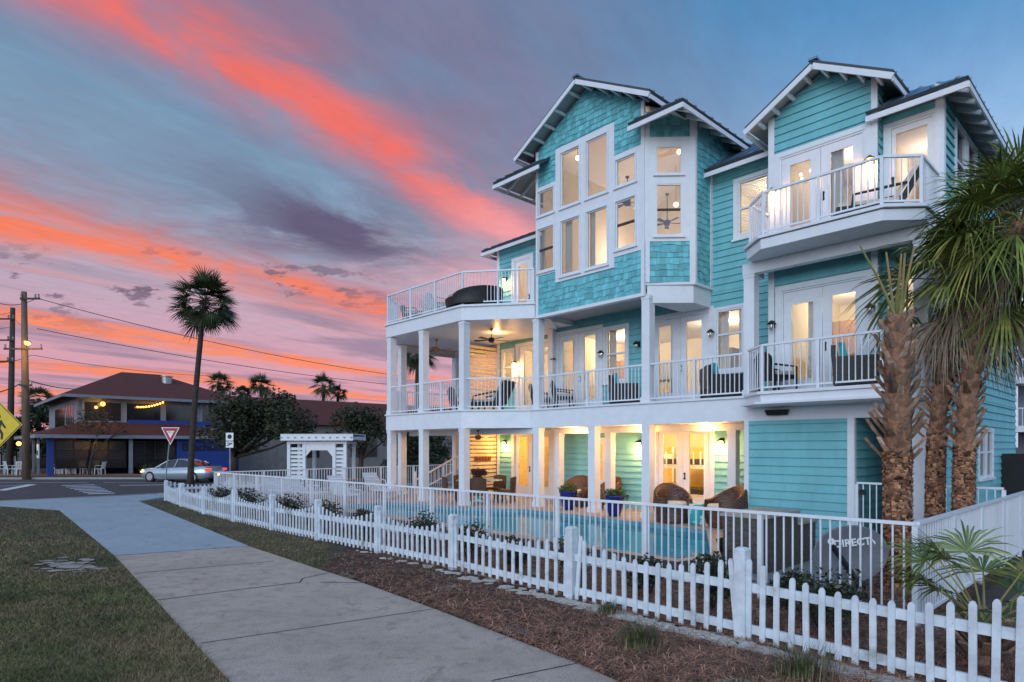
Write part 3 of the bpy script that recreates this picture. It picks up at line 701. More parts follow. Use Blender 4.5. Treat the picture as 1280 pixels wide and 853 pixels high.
# --- deck slabs, fascias, soffits
oct2 = [(-21.12, 17.6), (-21.12, 13.43), (-20.0, 12.3), (-15.59, 12.35), (-13.95, 13.8)]
mb = MB(); mb.cur = 0; mb.prism(oct2 + [(-3.19, 13.8), (-3.19, 14.9), (-4.3, 17.5), (-18.0, 17.6)], D2B, D2-.03)
out2 = [(-21.17, 17.6), (-21.17, 13.41), (-20.02, 12.25), (-15.57, 12.30), (-13.93, 13.75), (-6.9, 13.75), (-3.15, 13.75), (-3.15, 14.9), (-4.3, 17.5), (-18, 17.6)]
mb.prism(out2, D2-.05, D2); hb(mb, 'deck', 'trim_white')
bal = [(-6.66, 13.79), (-6.66, 13.52), (-6.09, 13.0), (-3.75, 13.0), (-3.19, 13.53), (-3.19, 13.79)]
def grow(p, k):
    cx, cy_ = -4.9, 13.9; return [(x+(k if x > cx else -k), y-k if y < 13.7 else y) for x, y in p]
mb = MB(); mb.prism(bal, 2.98, 3.205); mb.prism(grow(bal, .09), 3.00, 3.05); mb.prism(grow(bal, .05), 3.21, D2+.004); hb(mb, 'balcony', 'trim_white')
oct3 = [(-21.12, 17.6), (-21.12, 13.43), (-20.0, 12.3), (-15.59, 12.35), (-13.72, 13.8)]
mb = MB(); mb.prism(oct3 + [(-13.72, 16.2), (-18.2, 16.25), (-18.2, 17.6)], 6.12, D3-.05)
mb.prism([(-21.18, 17.6), (-21.18, 13.4), (-20.02, 12.24), (-15.56, 12.29), (-13.68, 13.76), (-13.68, 16.2), (-18.2, 16.25), (-18.2, 17.6)], D3-.07, D3-.01); hb(mb, 'roof_deck', 'trim_white')
bal3 = [(-6.66, 14.46), (-6.66, 13.52), (-6.09, 13.0), (-3.75, 13.0), (-3.19, 13.53), (-3.19, 14.76), (-4.25, 14.76), (-4.25, 14.46)]
mb = MB(); mb.prism([(x, min(y, 14.46) if x < -4.2 else y) for x, y in bal3], 6.33, 6.54); mb.prism([(x+(.05 if x > -4.9 else -.05), y-.05 if y < 14 else y-.002) for x, y in bal3], 6.56, D3); hb(mb, 'balcony', 'trim_white')
mb = MB(); mb.box(-6.90, -3.19, 13.8, 14.0, 6.08, 6.325); mb.box(-6.88, -6.70, 14.0, 14.48, 6.08, 6.32); hb(mb, 'porch_beam', 'trim_white')
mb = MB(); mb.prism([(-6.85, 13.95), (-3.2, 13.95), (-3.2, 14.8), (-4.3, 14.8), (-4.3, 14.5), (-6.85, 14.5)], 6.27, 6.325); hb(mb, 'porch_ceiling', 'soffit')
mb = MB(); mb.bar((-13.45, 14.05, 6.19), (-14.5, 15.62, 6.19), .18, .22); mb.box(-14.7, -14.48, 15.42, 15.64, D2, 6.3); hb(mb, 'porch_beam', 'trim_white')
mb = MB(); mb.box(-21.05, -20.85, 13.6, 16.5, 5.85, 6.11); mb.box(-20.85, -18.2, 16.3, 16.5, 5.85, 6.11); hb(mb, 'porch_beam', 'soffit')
mb = MB(); mb.box(-20.9, -13.9, 13.9, 14.1, 2.50, 2.675); mb.box(-13.9, -6.9, 14.72, 14.9, 2.50, 2.675); hb(mb, 'porch_beam', 'trim_white')
# --- columns
for s0, t0 in ((-19.98, 12.33), (-17.95, 12.35), (-15.75, 12.38), (-13.82, 13.82), (-9.73, 13.82), (-6.88, 13.82), (-3.46, 13.82), (-21.08, 13.5), (-21.08, 16.2)): column(s0, t0, D2, C2-.02 if s0 < -13 else 6.10)
for s0, t0 in ((-19.98, 12.33), (-17.95, 12.35), (-15.75, 12.38), (-13.82, 13.82), (-11.58, 13.82), (-9.73, 13.82), (-21.08, 13.5), (-21.08, 16.2)): column(s0, t0, G0, D2B)
for s0 in (-13.72, -11.66, -7.75): column(s0, 14.7, G0, 2.51, .22)
column(-3.48, 13.82, 0, D2B, .28)
# --- slatted privacy screens
for z0, z1, nm in ((D2+.1, 5.9, 1), (G0+.1, 2.62, 2)):
    mb = MB(); z = z0
    while z < z1: mb.box(-18.36, -18.33, 14.82, 16.28, z, z+.115); z += .155
    sc_ = hb(mb, 'slat_screen', 'slat_cedar')
    mb = MB(); mb.box(-18.39, -18.30, 14.74, 14.83, z0-.1, z1+.1); hb(mb, 'screen_post', 'trim_white', sc_)
# --- railings
railing([(-21.05, 16.2), (-21.05, 13.45), (-19.98, 12.37), (-17.95, 12.39)], D2, ends=(False, False)); railing([(-17.7, 12.40), (-15.75, 12.42)], D2, ends=(False, False), mid=1.0)
railing([(-15.50, 12.50), (-13.86, 13.90)], D2, ends=(False, False), mid=1.2); railing([(-13.56, 13.88), (-9.74, 13.88)], D2, ends=(False, False)); railing([(-9.47, 13.88), (-6.9, 13.88)], D2, ends=(False, False), mid=1.4)
railing([(-6.62, 13.9), (-6.62, 13.54), (-6.07, 13.04), (-3.77, 13.04), (-3.23, 13.55), (-3.23, 13.85)], D2, ends=(False, False), mid=1.2)
railing([(-21.05, 17.4), (-21.05, 13.45), (-19.98, 12.37), (-15.60, 12.42), (-13.78, 13.83)], D3, h=1.08, ends=(True, True), mid=1.5)
railing([(-6.58, 14.44), (-6.58, 13.55), (-6.05, 13.06), (-3.78, 13.06), (-3.26, 13.56), (-3.26, 14.74)], D3, h=.95, ends=(True, True), mid=1.2)

# --- roofs
def gable_roof(c, zr, dz, half, t0, t1, wt, looks):
    """ridge along t at s=c; eaves half away; front rake at t0, wall at wt"""
    mb = MB(); ze = zr-dz
    roof_plane(mb, [(c-half, t0, ze), (c-half, t1, ze), (c, t1, zr), (c, t0, zr)]); roof_plane(mb, [(c+half, t0, ze), (c+half, t1, ze), (c, t1, zr), (c, t0, zr)])
    mb.cur = 0; mb.bar((c, t0-.02, zr+.02), (c, t1, zr+.02), .18, .05)
    r = finish_roof(mb)
    for sg in (-1, 1):
        fascia(r, (c, t0-.02, zr-.05), (c+sg*half, t0-.02, ze-.05), .12, .035, .095)
        fascia(r, (c+sg*(half-.02), t0, ze-.06), (c+sg*(half-.02), t1, ze-.06), .12, .03, .10)
        for f in looks:
            s_, z_ = c+sg*half*f, zr-dz*f-.17; tail(r, (s_, t0+.005, z_), (s_, wt, z_), .05, .085)
    return r
gable_roof(-11.63, 12.58, 1.40, 2.50, 13.32, 20.0, 13.8, (.10, .32, .50, .68, .86))
gable_roof(-5.43, 10.56, .90, 1.56, 14.08, 20.0, 14.5, (.12, .36, .58, .80))
sl = .58
def hip_roof(A, B, C, D, E, eave_z, front_tails, side_tails, wall_t, wall_s, sgn):
    mb = MB(); roof_plane(mb, [A, B, C]) ; roof_plane(mb, [A, D, E, C]); r = finish_roof(mb)
    fascia(r, (A[0], A[1], A[2]-.02), (B[0], B[1], B[2]-.02)); fascia(r, (A[0], A[1], A[2]-.02), (D[0], D[1], D[2]-.02))
    for s_ in front_tails: tail(r, (s_, A[1]+.03, eave_z-.16), (s_, wall_t, eave_z-.16+(wall_t-A[1])*sl*.9))
    for t_ in side_tails: tail(r, (A[0]-sgn*.03, t_, eave_z-.16), (wall_s, t_, eave_z-.16+abs(wall_s-A[0])*sl*.9))
    return r
ez = 10.66
hip_roof((-15.15, 13.3, ez), (-13.05, 13.3, ez), (-13.05, 15.4, ez+2.1*sl), (-15.15, 20, ez), (-13.05, 20, ez+2.1*sl), ez, (-14.9, -14.3, -13.8), (13.9, 14.5, 15.1, 15.7), 14.2, -14.3, -1)
hip_roof((-8.18, 13.32, ez-.09), (-9.82, 13.32, ez-.09), (-9.82, 14.96, ez-.09+1.64*sl), (-8.18, 20, ez-.09), (-9.82, 20, ez-.09+1.64*sl), ez-.09, (-9.6, -9.1, -8.55), (13.75, 14.35, 14.95, 15.55, 16.15, 16.75), 14.1, -8.7, 1)
mb = MB(); roof_plane(mb, [(-8.73, 15.2, 9.55), (-6.48, 15.2, 9.55), (-6.48, 19.5, 9.55+4.3*sl), (-8.73, 19.5, 9.55+4.3*sl)]); r_ = finish_roof(mb)
fascia(r_, (-8.7, 15.2, 9.53), (-6.5, 15.2, 9.53))
for s_ in (-8.6, -7.95, -7.3, -6.7): tail(r_, (s_, 15.23, 9.40), (s_, 15.7, 9.62))
ez = 9.12
hip_roof((-2.68, 14.32, ez), (-4.45, 14.32, ez), (-4.45, 16.09, ez+1.77*sl), (-2.68, 24, ez), (-4.45, 24, ez+1.77*sl), ez, (-4.1, -3.5), (14.6, 15.2, 15.8, 16.4, 17.0, 17.6, 18.2, 18.8, 19.4, 20.0), 14.9, -3.3, 1)
ez = 9.82
hip_roof((-18.75, 15.85, ez), (-14.3, 15.85, ez), (-14.3, 20.3, ez+4.45*.45), (-18.75, 22, ez), (-16.2, 22, ez+2.55*.45), ez, (-18.5, -17.8, -17.1, -16.4, -15.7, -15.0), (16.2, 16.9), 16.35, -18.2, -1)

# --- rooms behind the glass
def room(s0, s1, t0, t1, z0, z1, wall='room_wall', floor='room_floor', fronts=()):
    mb = MB(); mb.cur = 0
    mb.quad((s0, t1, z0), (s1, t1, z0), (s1, t1, z1), (s0, t1, z1)); mb.quad((s0, t0, z0), (s0, t1, z0), (s0, t1, z1), (s0, t0, z1)); mb.quad((s1, t0, z0), (s1, t1, z0), (s1, t1, z1), (s1, t0, z1))
    mb.cur = 1; mb.quad((s0, t0, z0), (s1, t0, z0), (s1, t1, z0), (s0, t1, z0)); mb.cur = 2; mb.quad((s0, t0, z1), (s1, t0, z1), (s1, t1, z1), (s0, t1, z1))
    mb.cur = 0
    for fr, a, b, ops in fronts:
        ops2 = [(o[0]-a, o[1]-a, o[2], o[3]) for o in ops]; f2 = Fr(fr.p(a, 0)[:2], fr.p(b, 0)[:2]); flat_wall(mb, f2, z0, z1, ops2, -.075)
    hb(mb, 'interior', [wall, floor, 'room_ceiling'])
def hl(s, t, z, p, col=(1.0, .74, .42), rad=.12): return lamp(L(s, t, z), p, col, rad)
WARM = (1.0, .70, .36); SOFT = (1.0, .80, .55); PEACH = (1.0, .80, .68)
room(-14.5, -6.6, 15.72, 19.6, G0, 2.66, 'room_yellow', 'room_floor', [(MID, .1, 8.0, [dG, wG])])
room(-18.15, -14.55, 16.38, 19.6, G0, 2.66, 'room_yellow', 'room_floor', [(LFT, .1, 3.7, [d1a, d1b])])
room(-14.5, -6.6, 15.72, 20.2, D2, 6.0, 'room_wall', 'room_floor', [(MID, .1, 8.0, [dA, wA, dB, wB])])
room(-18.15, -14.55, 16.38, 20.2, D2, 6.0, 'room_wall', 'room_floor', [(LFT, .1, 3.7, [dL, wL])])
room(-6.4, -3.3, 14.88, 18.5, D2, 6.0, 'room_wall', 'room_floor', [(GAB, .17, 2.26, [dG2])])
room(-6.4, -4.35, 14.57, 18.5, D3, 9.3, 'room_wall', 'room_floor', [(GAB, .17, 2.22, [dG3])])
room(-4.33, -3.3, 14.87, 18.5, D3, 8.95, 'room_wall', 'room_floor')
room(-18.15, -14.5, 16.38, 19.5, D3, 9.6, 'room_wall', 'room_floor', [(LFT, .1, 3.7, [d3])])
room(-8.6, -6.6, 15.72, 18.6, D3, 9.4, 'room_wall', 'room_floor')
# great room under the gable: vaulted
mb = MB(); s0, s1, t0, t1, z0, zl, zt, c = -13.5, -8.8, 13.95, 20.0, 6.55, 11.05, 12.25, -11.63
mb.cur = 0; mb.poly([(s0, t1, z0), (s1, t1, z0), (s1, t1, zl-.35), (c, t1, zt), (s0, t1, zl)]); mb.quad((s0, t0, z0), (s0, t1, z0), (s0, t1, zl), (s0, t0, zl)); mb.quad((s1, 14.9, z0), (s1, t1, z0), (s1, t1, zl-.35), (s1, 14.9, zl-.35))
mb.cur = 2; mb.quad((s0, t0-.1, zl), (s0, t1, zl), (c, t1, zt), (c, t0-.1, zt)); mb.quad((s1, t0-.1, zl-.35), (s1, t1, zl-.35), (c, t1, zt), (c, t0-.1, zt))
mb.cur = 1; mb.poly([(s0, t0, z0), (-9.65, t0, z0), (s1, 14.8, z0), (s1, t1, z0), (s0, t1, z0)])
hb(mb, 'interior', ['room_wall', 'room_floor', 'room_ceiling'])
INT = 1.25
def curtain(fr, a, b, z0, z1, parent):
    mb = MB(); n = max(6, int((b-a)/.035))
    for k in range(n):
        x0, x1 = a+(b-a)*k/n, a+(b-a)*(k+1)/n; o0, o1 = -.16-.028*(k % 2), -.16-.028*((k+1) % 2)
        mb.quad(fr.p(x0, z0, o0), fr.p(x1, z0, o1), fr.p(x1, z1, o1), fr.p(x0, z1, o0))
    hb(mb, 'curtain', 'curtain', parent)
for fr, a, b, z0, z1 in ((MID, U(MID, -13.9), U(MID, -13.6), D2+.05, 5.85), (MID, U(MID, -12.35), U(MID, -12.1), 4.1, 5.85), (MID, U(MID, -10.1), U(MID, -9.85), D2+.05, 5.85), (MID, U(MID, -8.55), U(MID, -8.3), 4.1, 5.85), (MID, U(MID, -8.0), U(MID, -7.8), 4.1, 5.85),
                         (GAB, U(GAB, -5.75), U(GAB, -5.5), D2+.05, 5.6), (GAB, U(GAB, -5.25), U(GAB, -5.0), D3+.05, 8.75), (GAB, U(GAB, -4.8), U(GAB, -4.6), D3+.05, 8.75), (BAY, 1.05, 1.30, 6.7, 8.9), (BAY, 2.0, 2.2, 6.7, 8.9), (BAY, .05, .2, 7.0, 8.9), (BAY, 3.62, 3.78, 7.0, 8.9), (LFT, U(LFT, -16.5), U(LFT, -16.25), D2+.05, 5.85)):
    curtain(fr, a, b, z0, z1, house)
for a in ((-12.0, 17.6, 2.45, 140, WARM), (-9.6, 17.0, 2.5, 150, WARM), (-16.3, 17.6, 2.45, 140, WARM), (-13.4, 18.0, 5.7, 95, SOFT), (-9.6, 18.0, 5.7, 95, SOFT), (-7.6, 17.4, 5.7, 50, SOFT), (-16.3, 18.2, 5.7, 95, SOFT),
          (-5.2, 16.8, 5.7, 75, SOFT), (-5.3, 16.5, 8.9, 30, PEACH), (-3.8, 16.6, 8.5, 16, PEACH), (-16.5, 18.0, 9.2, 55, SOFT), (-7.6, 17.2, 9.0, 40, SOFT),
          (-12.6, 17.4, 8.6, 62, PEACH), (-10.2, 17.6, 8.6, 62, PEACH)):
    hl(a[0], a[1], a[2], a[3]*INT, a[4])
# ------------------------------------------------------------ ground, paths, road, pool
FX, HY, EYE = 775.7, 558.0, 2.1
def G(x, y, z=0.0):                      # ground point that the photograph shows at x, y
    d = (z-EYE)*FX/(HY-y); return Vector(((x-640)/FX*d, d, z))
def A(x, y, d):                          # point d metres ahead of the camera
    return Vector(((x-640)/FX*d, d, EYE+(HY-y)*d/FX))
def slab(name, pts, z0, z1, m, kind='structure'):
    mb = MB(); P = [(p[0], p[1]) for p in pts]
    ar = sum(P[i][0]*P[(i+1) % len(P)][1]-P[(i+1) % len(P)][0]*P[i][1] for i in range(len(P)))
    if ar < 0: P = P[::-1]
    mb.prism(P, z0, z1); return structure(mb.build(name, m), kind)
def ls(pts): return [L(s, t)[:2] for s, t in pts]
# base terrain reaching the horizon, open where the pool and the sunken court lie
mb = MB()
ss = [-1500, -18.5, -2.3, 1500]; tt = [-1500, 8.9, 13.7, 1500]
for i in range(3):
    for j in range(3):
        if i == 1 and j == 1: continue
        mb.quad(L(ss[i], tt[j], -.12), L(ss[i+1], tt[j], -.12), L(ss[i+1], tt[j+1], -.12), L(ss[i], tt[j+1], -.12))
structure(mb.build('ground', 'far_ground'))
wl = [(-1.35, 3.4), G(287, 853), G(196, 752), G(144, 695.6), G(74, 638)]
wr = [(2.05, 3.4), G(772, 853), G(722, 830.6), G(542, 762), G(451.6, 729), G(400, 713), G(311, 683.6)]
split_l, split_r = G(144, 695.6), G(311, 683.6)
slab('sidewalk', [(p[0], p[1]) for p in wl[:4]] + [(p[0], p[1]) for p in reversed(wr)], -.12, .012, 'concrete_old')
new_r = [G(173, 627), G(200, 630.0)]
nb = [split_l, G(74, 638), G(0, 633), (-30, 23.2), (-30, 25.0), G(0, 627.3), G(147, 620.8), G(192, 618.4), G(215, 620.5), G(173, 627), split_r]
slab('sidewalk', [(p[0], p[1]) for p in nb], -.12, .016, 'concrete_new')
# sawn joints and cracks: narrow dark grooves lying in the slab
def groove(pts, w=.012, z=.0165):
    mb = MB()
    for a, b in zip(pts, pts[1:]):
        a, b = Vector((a[0], a[1], z)), Vector((b[0], b[1], z)); n = (b-a).cross(Vector((0, 0, 1))).normalized()*w/2
        mb.quad(a-n, b-n, b+n, a+n)
    structure(mb.build('sidewalk_joint', 'soil'))
for pts in ([(144, 695.6), (311, 683.6)], [(168, 718), (343, 702.5)], [(197, 751.6), (286, 740), (375, 729.3)], [(375, 729.3), (378, 724.5), (411, 717.2)], [(400, 729), (453, 729.6)],
            [(250.6, 806), (400, 784), (542, 762.6)], [(615, 853), (722, 831)]):
    groove([G(*p) for p in pts], .02 if pts[0][1] < 780 else .014)
slab('lawn', [(p[0], p[1]) for p in wl] + [G(0, 633), (-30, 23.2), (-45, 23), (-45, -4), (-1.2, -4)], -.12, 0.0, 'lawn_soil')
pick = [(.9, 6.36), (-3.23, 6.45), (-5.68, 6.43), (-8.42, 6.5), (-10.75, 6.44), (-13.08, 6.30), (-15.43, 6.22), (-17.9, 6.15), (-20.5, 6.15), (-23.6, 6.35), (-26.6, 6.60)]
vg = [split_r, G(173, 627), G(200, 625.5), L(-26.6, 6.6), L(-20.5, 6.15), L(-15.43, 6.22), L(-11.8, 6.35)]
slab('verge', [(p[0], p[1]) for p in [G(400, 713)] + vg], -.12, .004, 'lawn_soil')
ml = [(p[0], p[1]) for p in [(2.05, 3.0)] + wr[:6]] + ls([(-11.8, 6.35), (-15.43, 6.22), (-26.6, 6.6), (-24.0, 7.45), (-23.8, 8.6), (-7.3, 8.95), (-7.0, 9.4), (-3.5, 9.4), (-3.5, 13.75), (-2.0, 13.75), (-2.0, 9.4), (3.0, 9.0), (3.0, 4.0)])
slab('mulch_bed', ml, -.45, 0.0, 'mulch_soil')
slab('courtyard', ls([(-7.4, 9.3), (-3.4, 9.3), (-3.4, 13.9), (-7.4, 13.9)]), -.42, -.30, 'paver')
pool_o = [(-18.3, 9.3), (-5.75, 9.2), (-5.55, 9.95), (-7.25, 12.8), (-11.3, 13.05), (-13.4, 13.05), (-15.2, 11.95), (-18.3, 11.45)]
deck_o = [(-23.6, 8.6), (-7.3, 8.95), (-5.6, 8.95), (-5.35, 9.95), (-6.45, 11.75), (-6.45, 13.9), (-4.55, 13.9), (-4.55, 15.6), (-14.5, 15.6), (-14.5, 16.2), (-18.2, 16.2), (-18.2, 21), (-23.6, 19)]
# pool deck with the pool cut out
import bmesh
def plate_with_hole(name, outer, hole, z, m):
    bm = bmesh.new(); ev = []
    for lp in (outer, hole):
        vs_ = [bm.verts.new((*L(*p)[:2], z)) for p in lp]
        for i in range(len(vs_)): ev.append(bm.edges.new((vs_[i], vs_[(i+1) % len(vs_)])))
    bmesh.ops.triangle_fill(bm, use_beauty=True, use_dissolve=False, edges=ev)
    bmesh.ops.recalc_face_normals(bm, faces=bm.faces)
    if sum(f.normal.z for f in bm.faces) < 0: bmesh.ops.reverse_faces(bm, faces=bm.faces)
    me = bpy.data.meshes.new(name); bm.to_mesh(me); bm.free(); me.materials.append(M[m])
    o = bpy.data.objects.new(name, me); COL.objects.link(o); return structure(o)
plate_with_hole('pool_deck', deck_o, pool_o, G0, 'pool_tile')
mb = MB(); mb.cur = 0
for a, b in zip(deck_o, deck_o[1:]+deck_o[:1]): mb.quad(L(*a, -.45), L(*b, -.45), L(*b, G0), L(*a, G0))
structure(mb.build('deck_edge', 'stone_wall'))
mb = MB(); mb.cur = 1; mb.poly([L(*p, -1.1) for p in reversed(pool_o)])
for a, b in zip(pool_o, pool_o[1:]+pool_o[:1]):
    mb.cur = 1; mb.quad(L(*a, -1.1), L(*b, -1.1), L(*b, -.05), L(*a, -.05)); mb.cur = 0; mb.quad(L(*a, -.05), L(*b, -.05), L(*b, G0-.002), L(*a, G0-.002))
structure(mb.build('pool_basin', ['mosaic', 'pool_plaster']))
mb = MB(); mb.poly([L(*p, .10) for p in pool_o]); structure(mb.build('pool_water', 'water'))
# stone block wall beside the sunken court
sw = thing('stone_wall', 'rough dark stone retaining wall with a pale cap beside the turquoise storage room', 'wall', L(-5.6, 12.2, -.3), HR)
o_ = (-5.6, 12.2, -.3)
mb = MB(); mb.box(-6.05, -5.25, 11.3, 12.85, -.3, .74); mb.build('tall_block', 'stone_wall', sw, o_); mb = MB(); mb.box(-6.09, -5.21, 11.26, 12.89, .74, .80); mb.build('cap', 'stone_cap', sw, o_)
mb = MB(); mb.box(-6.0, -5.25, 12.86, 13.76, -.3, .50); mb.build('low_block', 'stone_wall', sw, o_); mb = MB(); mb.box(-6.04, -5.21, 12.895, 13.75, .50, .56); mb.build('cap', 'stone_cap', sw, o_)
# road with kerb and markings
kp = [(-60, 23.0), (-30, 25.2), G(0, 625.8), G(147, 619.3), G(195, 617.2), G(235, 614.0), L(-31.5, 12), L(-31.5, 60), L(-60, 120), L(-200, 120)]
road = [(-160, 25.0), (-45, 25.4), G(0, 626), G(147, 619.3), G(196, 616.6), L(-29.6, 9.5), L(-29.6, 90), L(-43, 90), (-22, 41.5), (-33, 41.2), (-160, 41.0)]
slab('road', [(p[0], p[1]) for p in road], -.20, -.10, 'asphalt')
mb = MB()
for a, b in zip([(-45, 25.4), G(0, 626), G(147, 619.3), G(196, 616.6), L(-29.6, 9.5)], [G(0, 626), G(147, 619.3), G(196, 616.6), L(-29.6, 9.5), L(-29.6, 40)]):
    a = Vector((a[0], a[1], -.05)); b = Vector((b[0], b[1], -.05)); mb.bar(a, b, .16, .10)
structure(mb.build('kerb', 'kerb'))
slab('sidewalk', [(-22, 41.5), (-33, 41.2), (-90, 41.0), (-90, 47), (-30.5, 47.5), (-19, 43.5)], -.12, .02, 'brick_pave')
mb = MB(); mb.bar((-90, 41.02, -.04), (-33, 41.22, -.04), .18, .13); mb.bar((-33, 41.22, -.04), (-22, 41.52, -.04), .18, .13); structure(mb.build('kerb', 'kerb'))
mb = MB()
def paint(a, b, w):
    a = Vector((a[0], a[1], -.096)); b = Vector((b[0], b[1], -.096)); n = (b-a).cross(Vector((0, 0, 1))).normalized()*w/2; mb.quad(a-n, b-n, b+n, a+n)
for k in range(7):
    y = 607.2+k*1.75; paint(G(77+k*5.4, y, -.1), G(118+k*4.2, y-1.0, -.1), .42)
paint(G(0, 613.5, -.1), G(40, 606, -.1), .5); paint(G(-60, 612, -.1), G(42, 605.5, -.1), .18); paint(G(150, 607, -.1), G(232, 606, -.1), .35); paint(G(130, 603.4, -.1), G(260, 602.8, -.1), .15); paint(G(-50, 603.4, -.1), G(110, 603.4, -.1), .15)
structure(mb.build('road_marking', 'road_paint'))
# crumbly pale strip of sand and concrete along the picket fence foot
mb = MB(); rr = random.Random(5)
for i in range(420):
    s_ = -1.2-abs(rr.gauss(0, 1))*3.4
    if s_ < -13: continue
    t_ = 6.26+rr.uniform(-.13, .10); r = rr.uniform(.02, .085)
    c = L(s_, t_, rr.uniform(-.012, .006)); n = rr.randint(5, 7); a0 = rr.uniform(0, 6)
    ring = [(c.x+r*rr.uniform(.7, 1.3)*cos(a0+2*pi*k/n)*1.3, c.y+r*rr.uniform(.6, 1.1)*sin(a0+2*pi*k/n), c.z) for k in range(n)]
    mb.add(ring+[(p[0]*.98+c.x*.02, p[1]*.98+c.y*.02, c.z+.018) for p in ring], [tuple(range(n, 2*n))]+[(k, (k+1) % n, n+(k+1) % n, n+k) for k in range(n)])
structure(mb.build('sand_strip', 'sand'), 'stuff')
mb = MB(); rr = random.Random(8)                     # bare sandy patch in the lawn
for i in range(75):
    c = G(rr.gauss(88, 15), rr.gauss(708, 3.0)); r = rr.uniform(.03, .11); n = 8
    mb.poly([(c.x+r*1.4*cos(2*pi*k/n)*rr.uniform(.7, 1.2), c.y+r*sin(2*pi*k/n)*rr.uniform(.7, 1.2), .004+.0004*i) for k in range(n)])
structure(mb.build('sand_patch', 'stone_cap'), 'stuff')

# ------------------------------------------------------------ grass, straw and tufts
def blades(name, m, n, place, hmin, hmax, w, lean, seed, kind='stuff'):
    rr = random.Random(seed); V = []; F = []
    for i in range(n):
        p = place(rr)
        if p is None: continue
        a = rr.uniform(0, 2*pi); h = rr.uniform(hmin, hmax); l = abs(rr.gauss(0, lean))*h*2; b = rr.uniform(0, 2*pi); ww = w*rr.uniform(.6, 1.3)*(1+.06*p[1])
        dx, dy = cos(a)*ww/2, sin(a)*ww/2; k = len(V); z = p[2] if len(p) > 2 else 0
        V += [(p[0]-dx, p[1]-dy, z), (p[0]+dx, p[1]+dy, z), (p[0]+cos(b)*l, p[1]+sin(b)*l, z+h)]; F.append((k, k+1, k+2))
    me = bpy.data.meshes.new(name); me.from_pydata(V, [], F); me.materials.append(M[m]); o = bpy.data.objects.new(name, me); COL.objects.link(o)
    return structure(o, kind)
def inpoly(x, y, P):
    c = False; j = len(P)-1
    for i in range(len(P)):
        if (P[i][1] > y) != (P[j][1] > y) and x < (P[j][0]-P[i][0])*(y-P[i][1])/(P[j][1]-P[i][1]+1e-12)+P[i][0]: c = not c
        j = i
    return c
LP = [(p[0]-.02, p[1]) for p in wl] + [G(0, 633.5), (-30, 23.1), (-30, 3.2)]
sandc = G(88, 708)
def lawn_pt(rr):
    py = 628+ (870-628)*rr.random()**.8; pxx = rr.uniform(-40, 300); p = G(pxx, py)
    if not inpoly(p.x, p.y, LP): return None
    if ((p.x-sandc.x)/.9)**2+((p.y-sandc.y)/.42)**2 < rr.uniform(.3, 1.3): return None
    return p
blades('grass', 'grass_blade', 110000, lawn_pt, .02, .06, .0062, .8, 3)
VP = [(p[0], p[1]) for p in [G(400, 713)] + vg]
def verge_pt(rr):
    p = G(rr.uniform(165, 410), rr.uniform(622, 716))
    return p if inpoly(p.x, p.y, VP) else None
blades('grass', 'grass_blade', 40000, verge_pt, .02, .05, .005, .6, 4)
MP = ml[:]; 
def mulch_pt(rr):
    if rr.random() < .72: p = G(rr.uniform(290, 1290), 690+170*rr.random()**.9)
    else: p = L(rr.uniform(-13, .5), rr.uniform(6.4, 9.2)); p = Vector((p.x, p.y, 0))
    if not inpoly(p.x, p.y, MP): return None
    q_ = inv(p.x, p.y)
    if 6.05 < q_[1] < 6.36 and -8.5 < q_[0] < -1 and rr.random() < .8: return None
    return p
rr = random.Random(6); V = []; F = []
for i in range(120000):                       # pine straw: long thin needles lying in every direction
    p = mulch_pt(rr)
    if p is None: continue
    a = rr.uniform(0, pi); ln = rr.uniform(.09, .27); w = rr.uniform(.0013, .0031)*(1+.07*p.y); z0 = rr.uniform(.003, .035); z1 = max(.002, z0+rr.gauss(0, .018)); bx = rr.gauss(0, .018)
    dx, dy = cos(a)*ln/2, sin(a)*ln/2; nx, ny = -sin(a)*w, cos(a)*w; k = len(V); mx, my = p.x-sin(a)*bx, p.y+cos(a)*bx; zm = max(z0, z1)+.008
    V += [(p.x-dx, p.y-dy, z0), (mx-nx, my-ny, zm), (mx+nx, my+ny, zm), (p.x+dx, p.y+dy, z1)]; F += [(k, k+1, k+2), (k+1, k+3, k+2)]
me = bpy.data.meshes.new('pine_straw'); me.from_pydata(V, [], F); me.materials.append(M['needle']); o = bpy.data.objects.new('pine_straw', me); COL.objects.link(o); structure(o, 'stuff')
for (x, y, n, sp, h, lab) in ((800, 812, 520, .26, .30, 'spiky green grass tuft in the straw below the picket fence'), (1000, 850, 560, .34, .30, 'wide grass tuft in the straw nearest the bottom edge'), (655, 728, 260, .22, .16, 'small half dry grass tuft in the straw below the middle pickets'), (762, 768, 300, .2, .16, 'low straw coloured grass tuft beside the taller green one')):
    c = G(x, y); rr2 = random.Random(x); mbx = MB()
    for i in range(n):
        r = abs(rr2.gauss(0, sp*.5)); a = rr2.uniform(0, 2*pi); b = a+rr2.gauss(0, .5); hh = h*rr2.uniform(.45, 1.1); l = rr2.uniform(.15, .8)*hh
        p = Vector((r*cos(a), r*sin(a)*.7, 0)); w = .0035; d = Vector((-sin(b)*w, cos(b)*w, 0)); m1 = p+Vector((cos(b)*l*.35, sin(b)*l*.35, hh*.65)); t1 = p+Vector((cos(b)*l, sin(b)*l, hh))
        mbx.add([p-d, p+d, m1+d*.7, m1-d*.7, t1], ((0, 1, 2, 3), (3, 2, 4)))
    g = mbx.build('grass_tuft', 'tuft'); g.location = c; tag(g, lab, 'grass tuft', 'grass tufts in the straw bed')

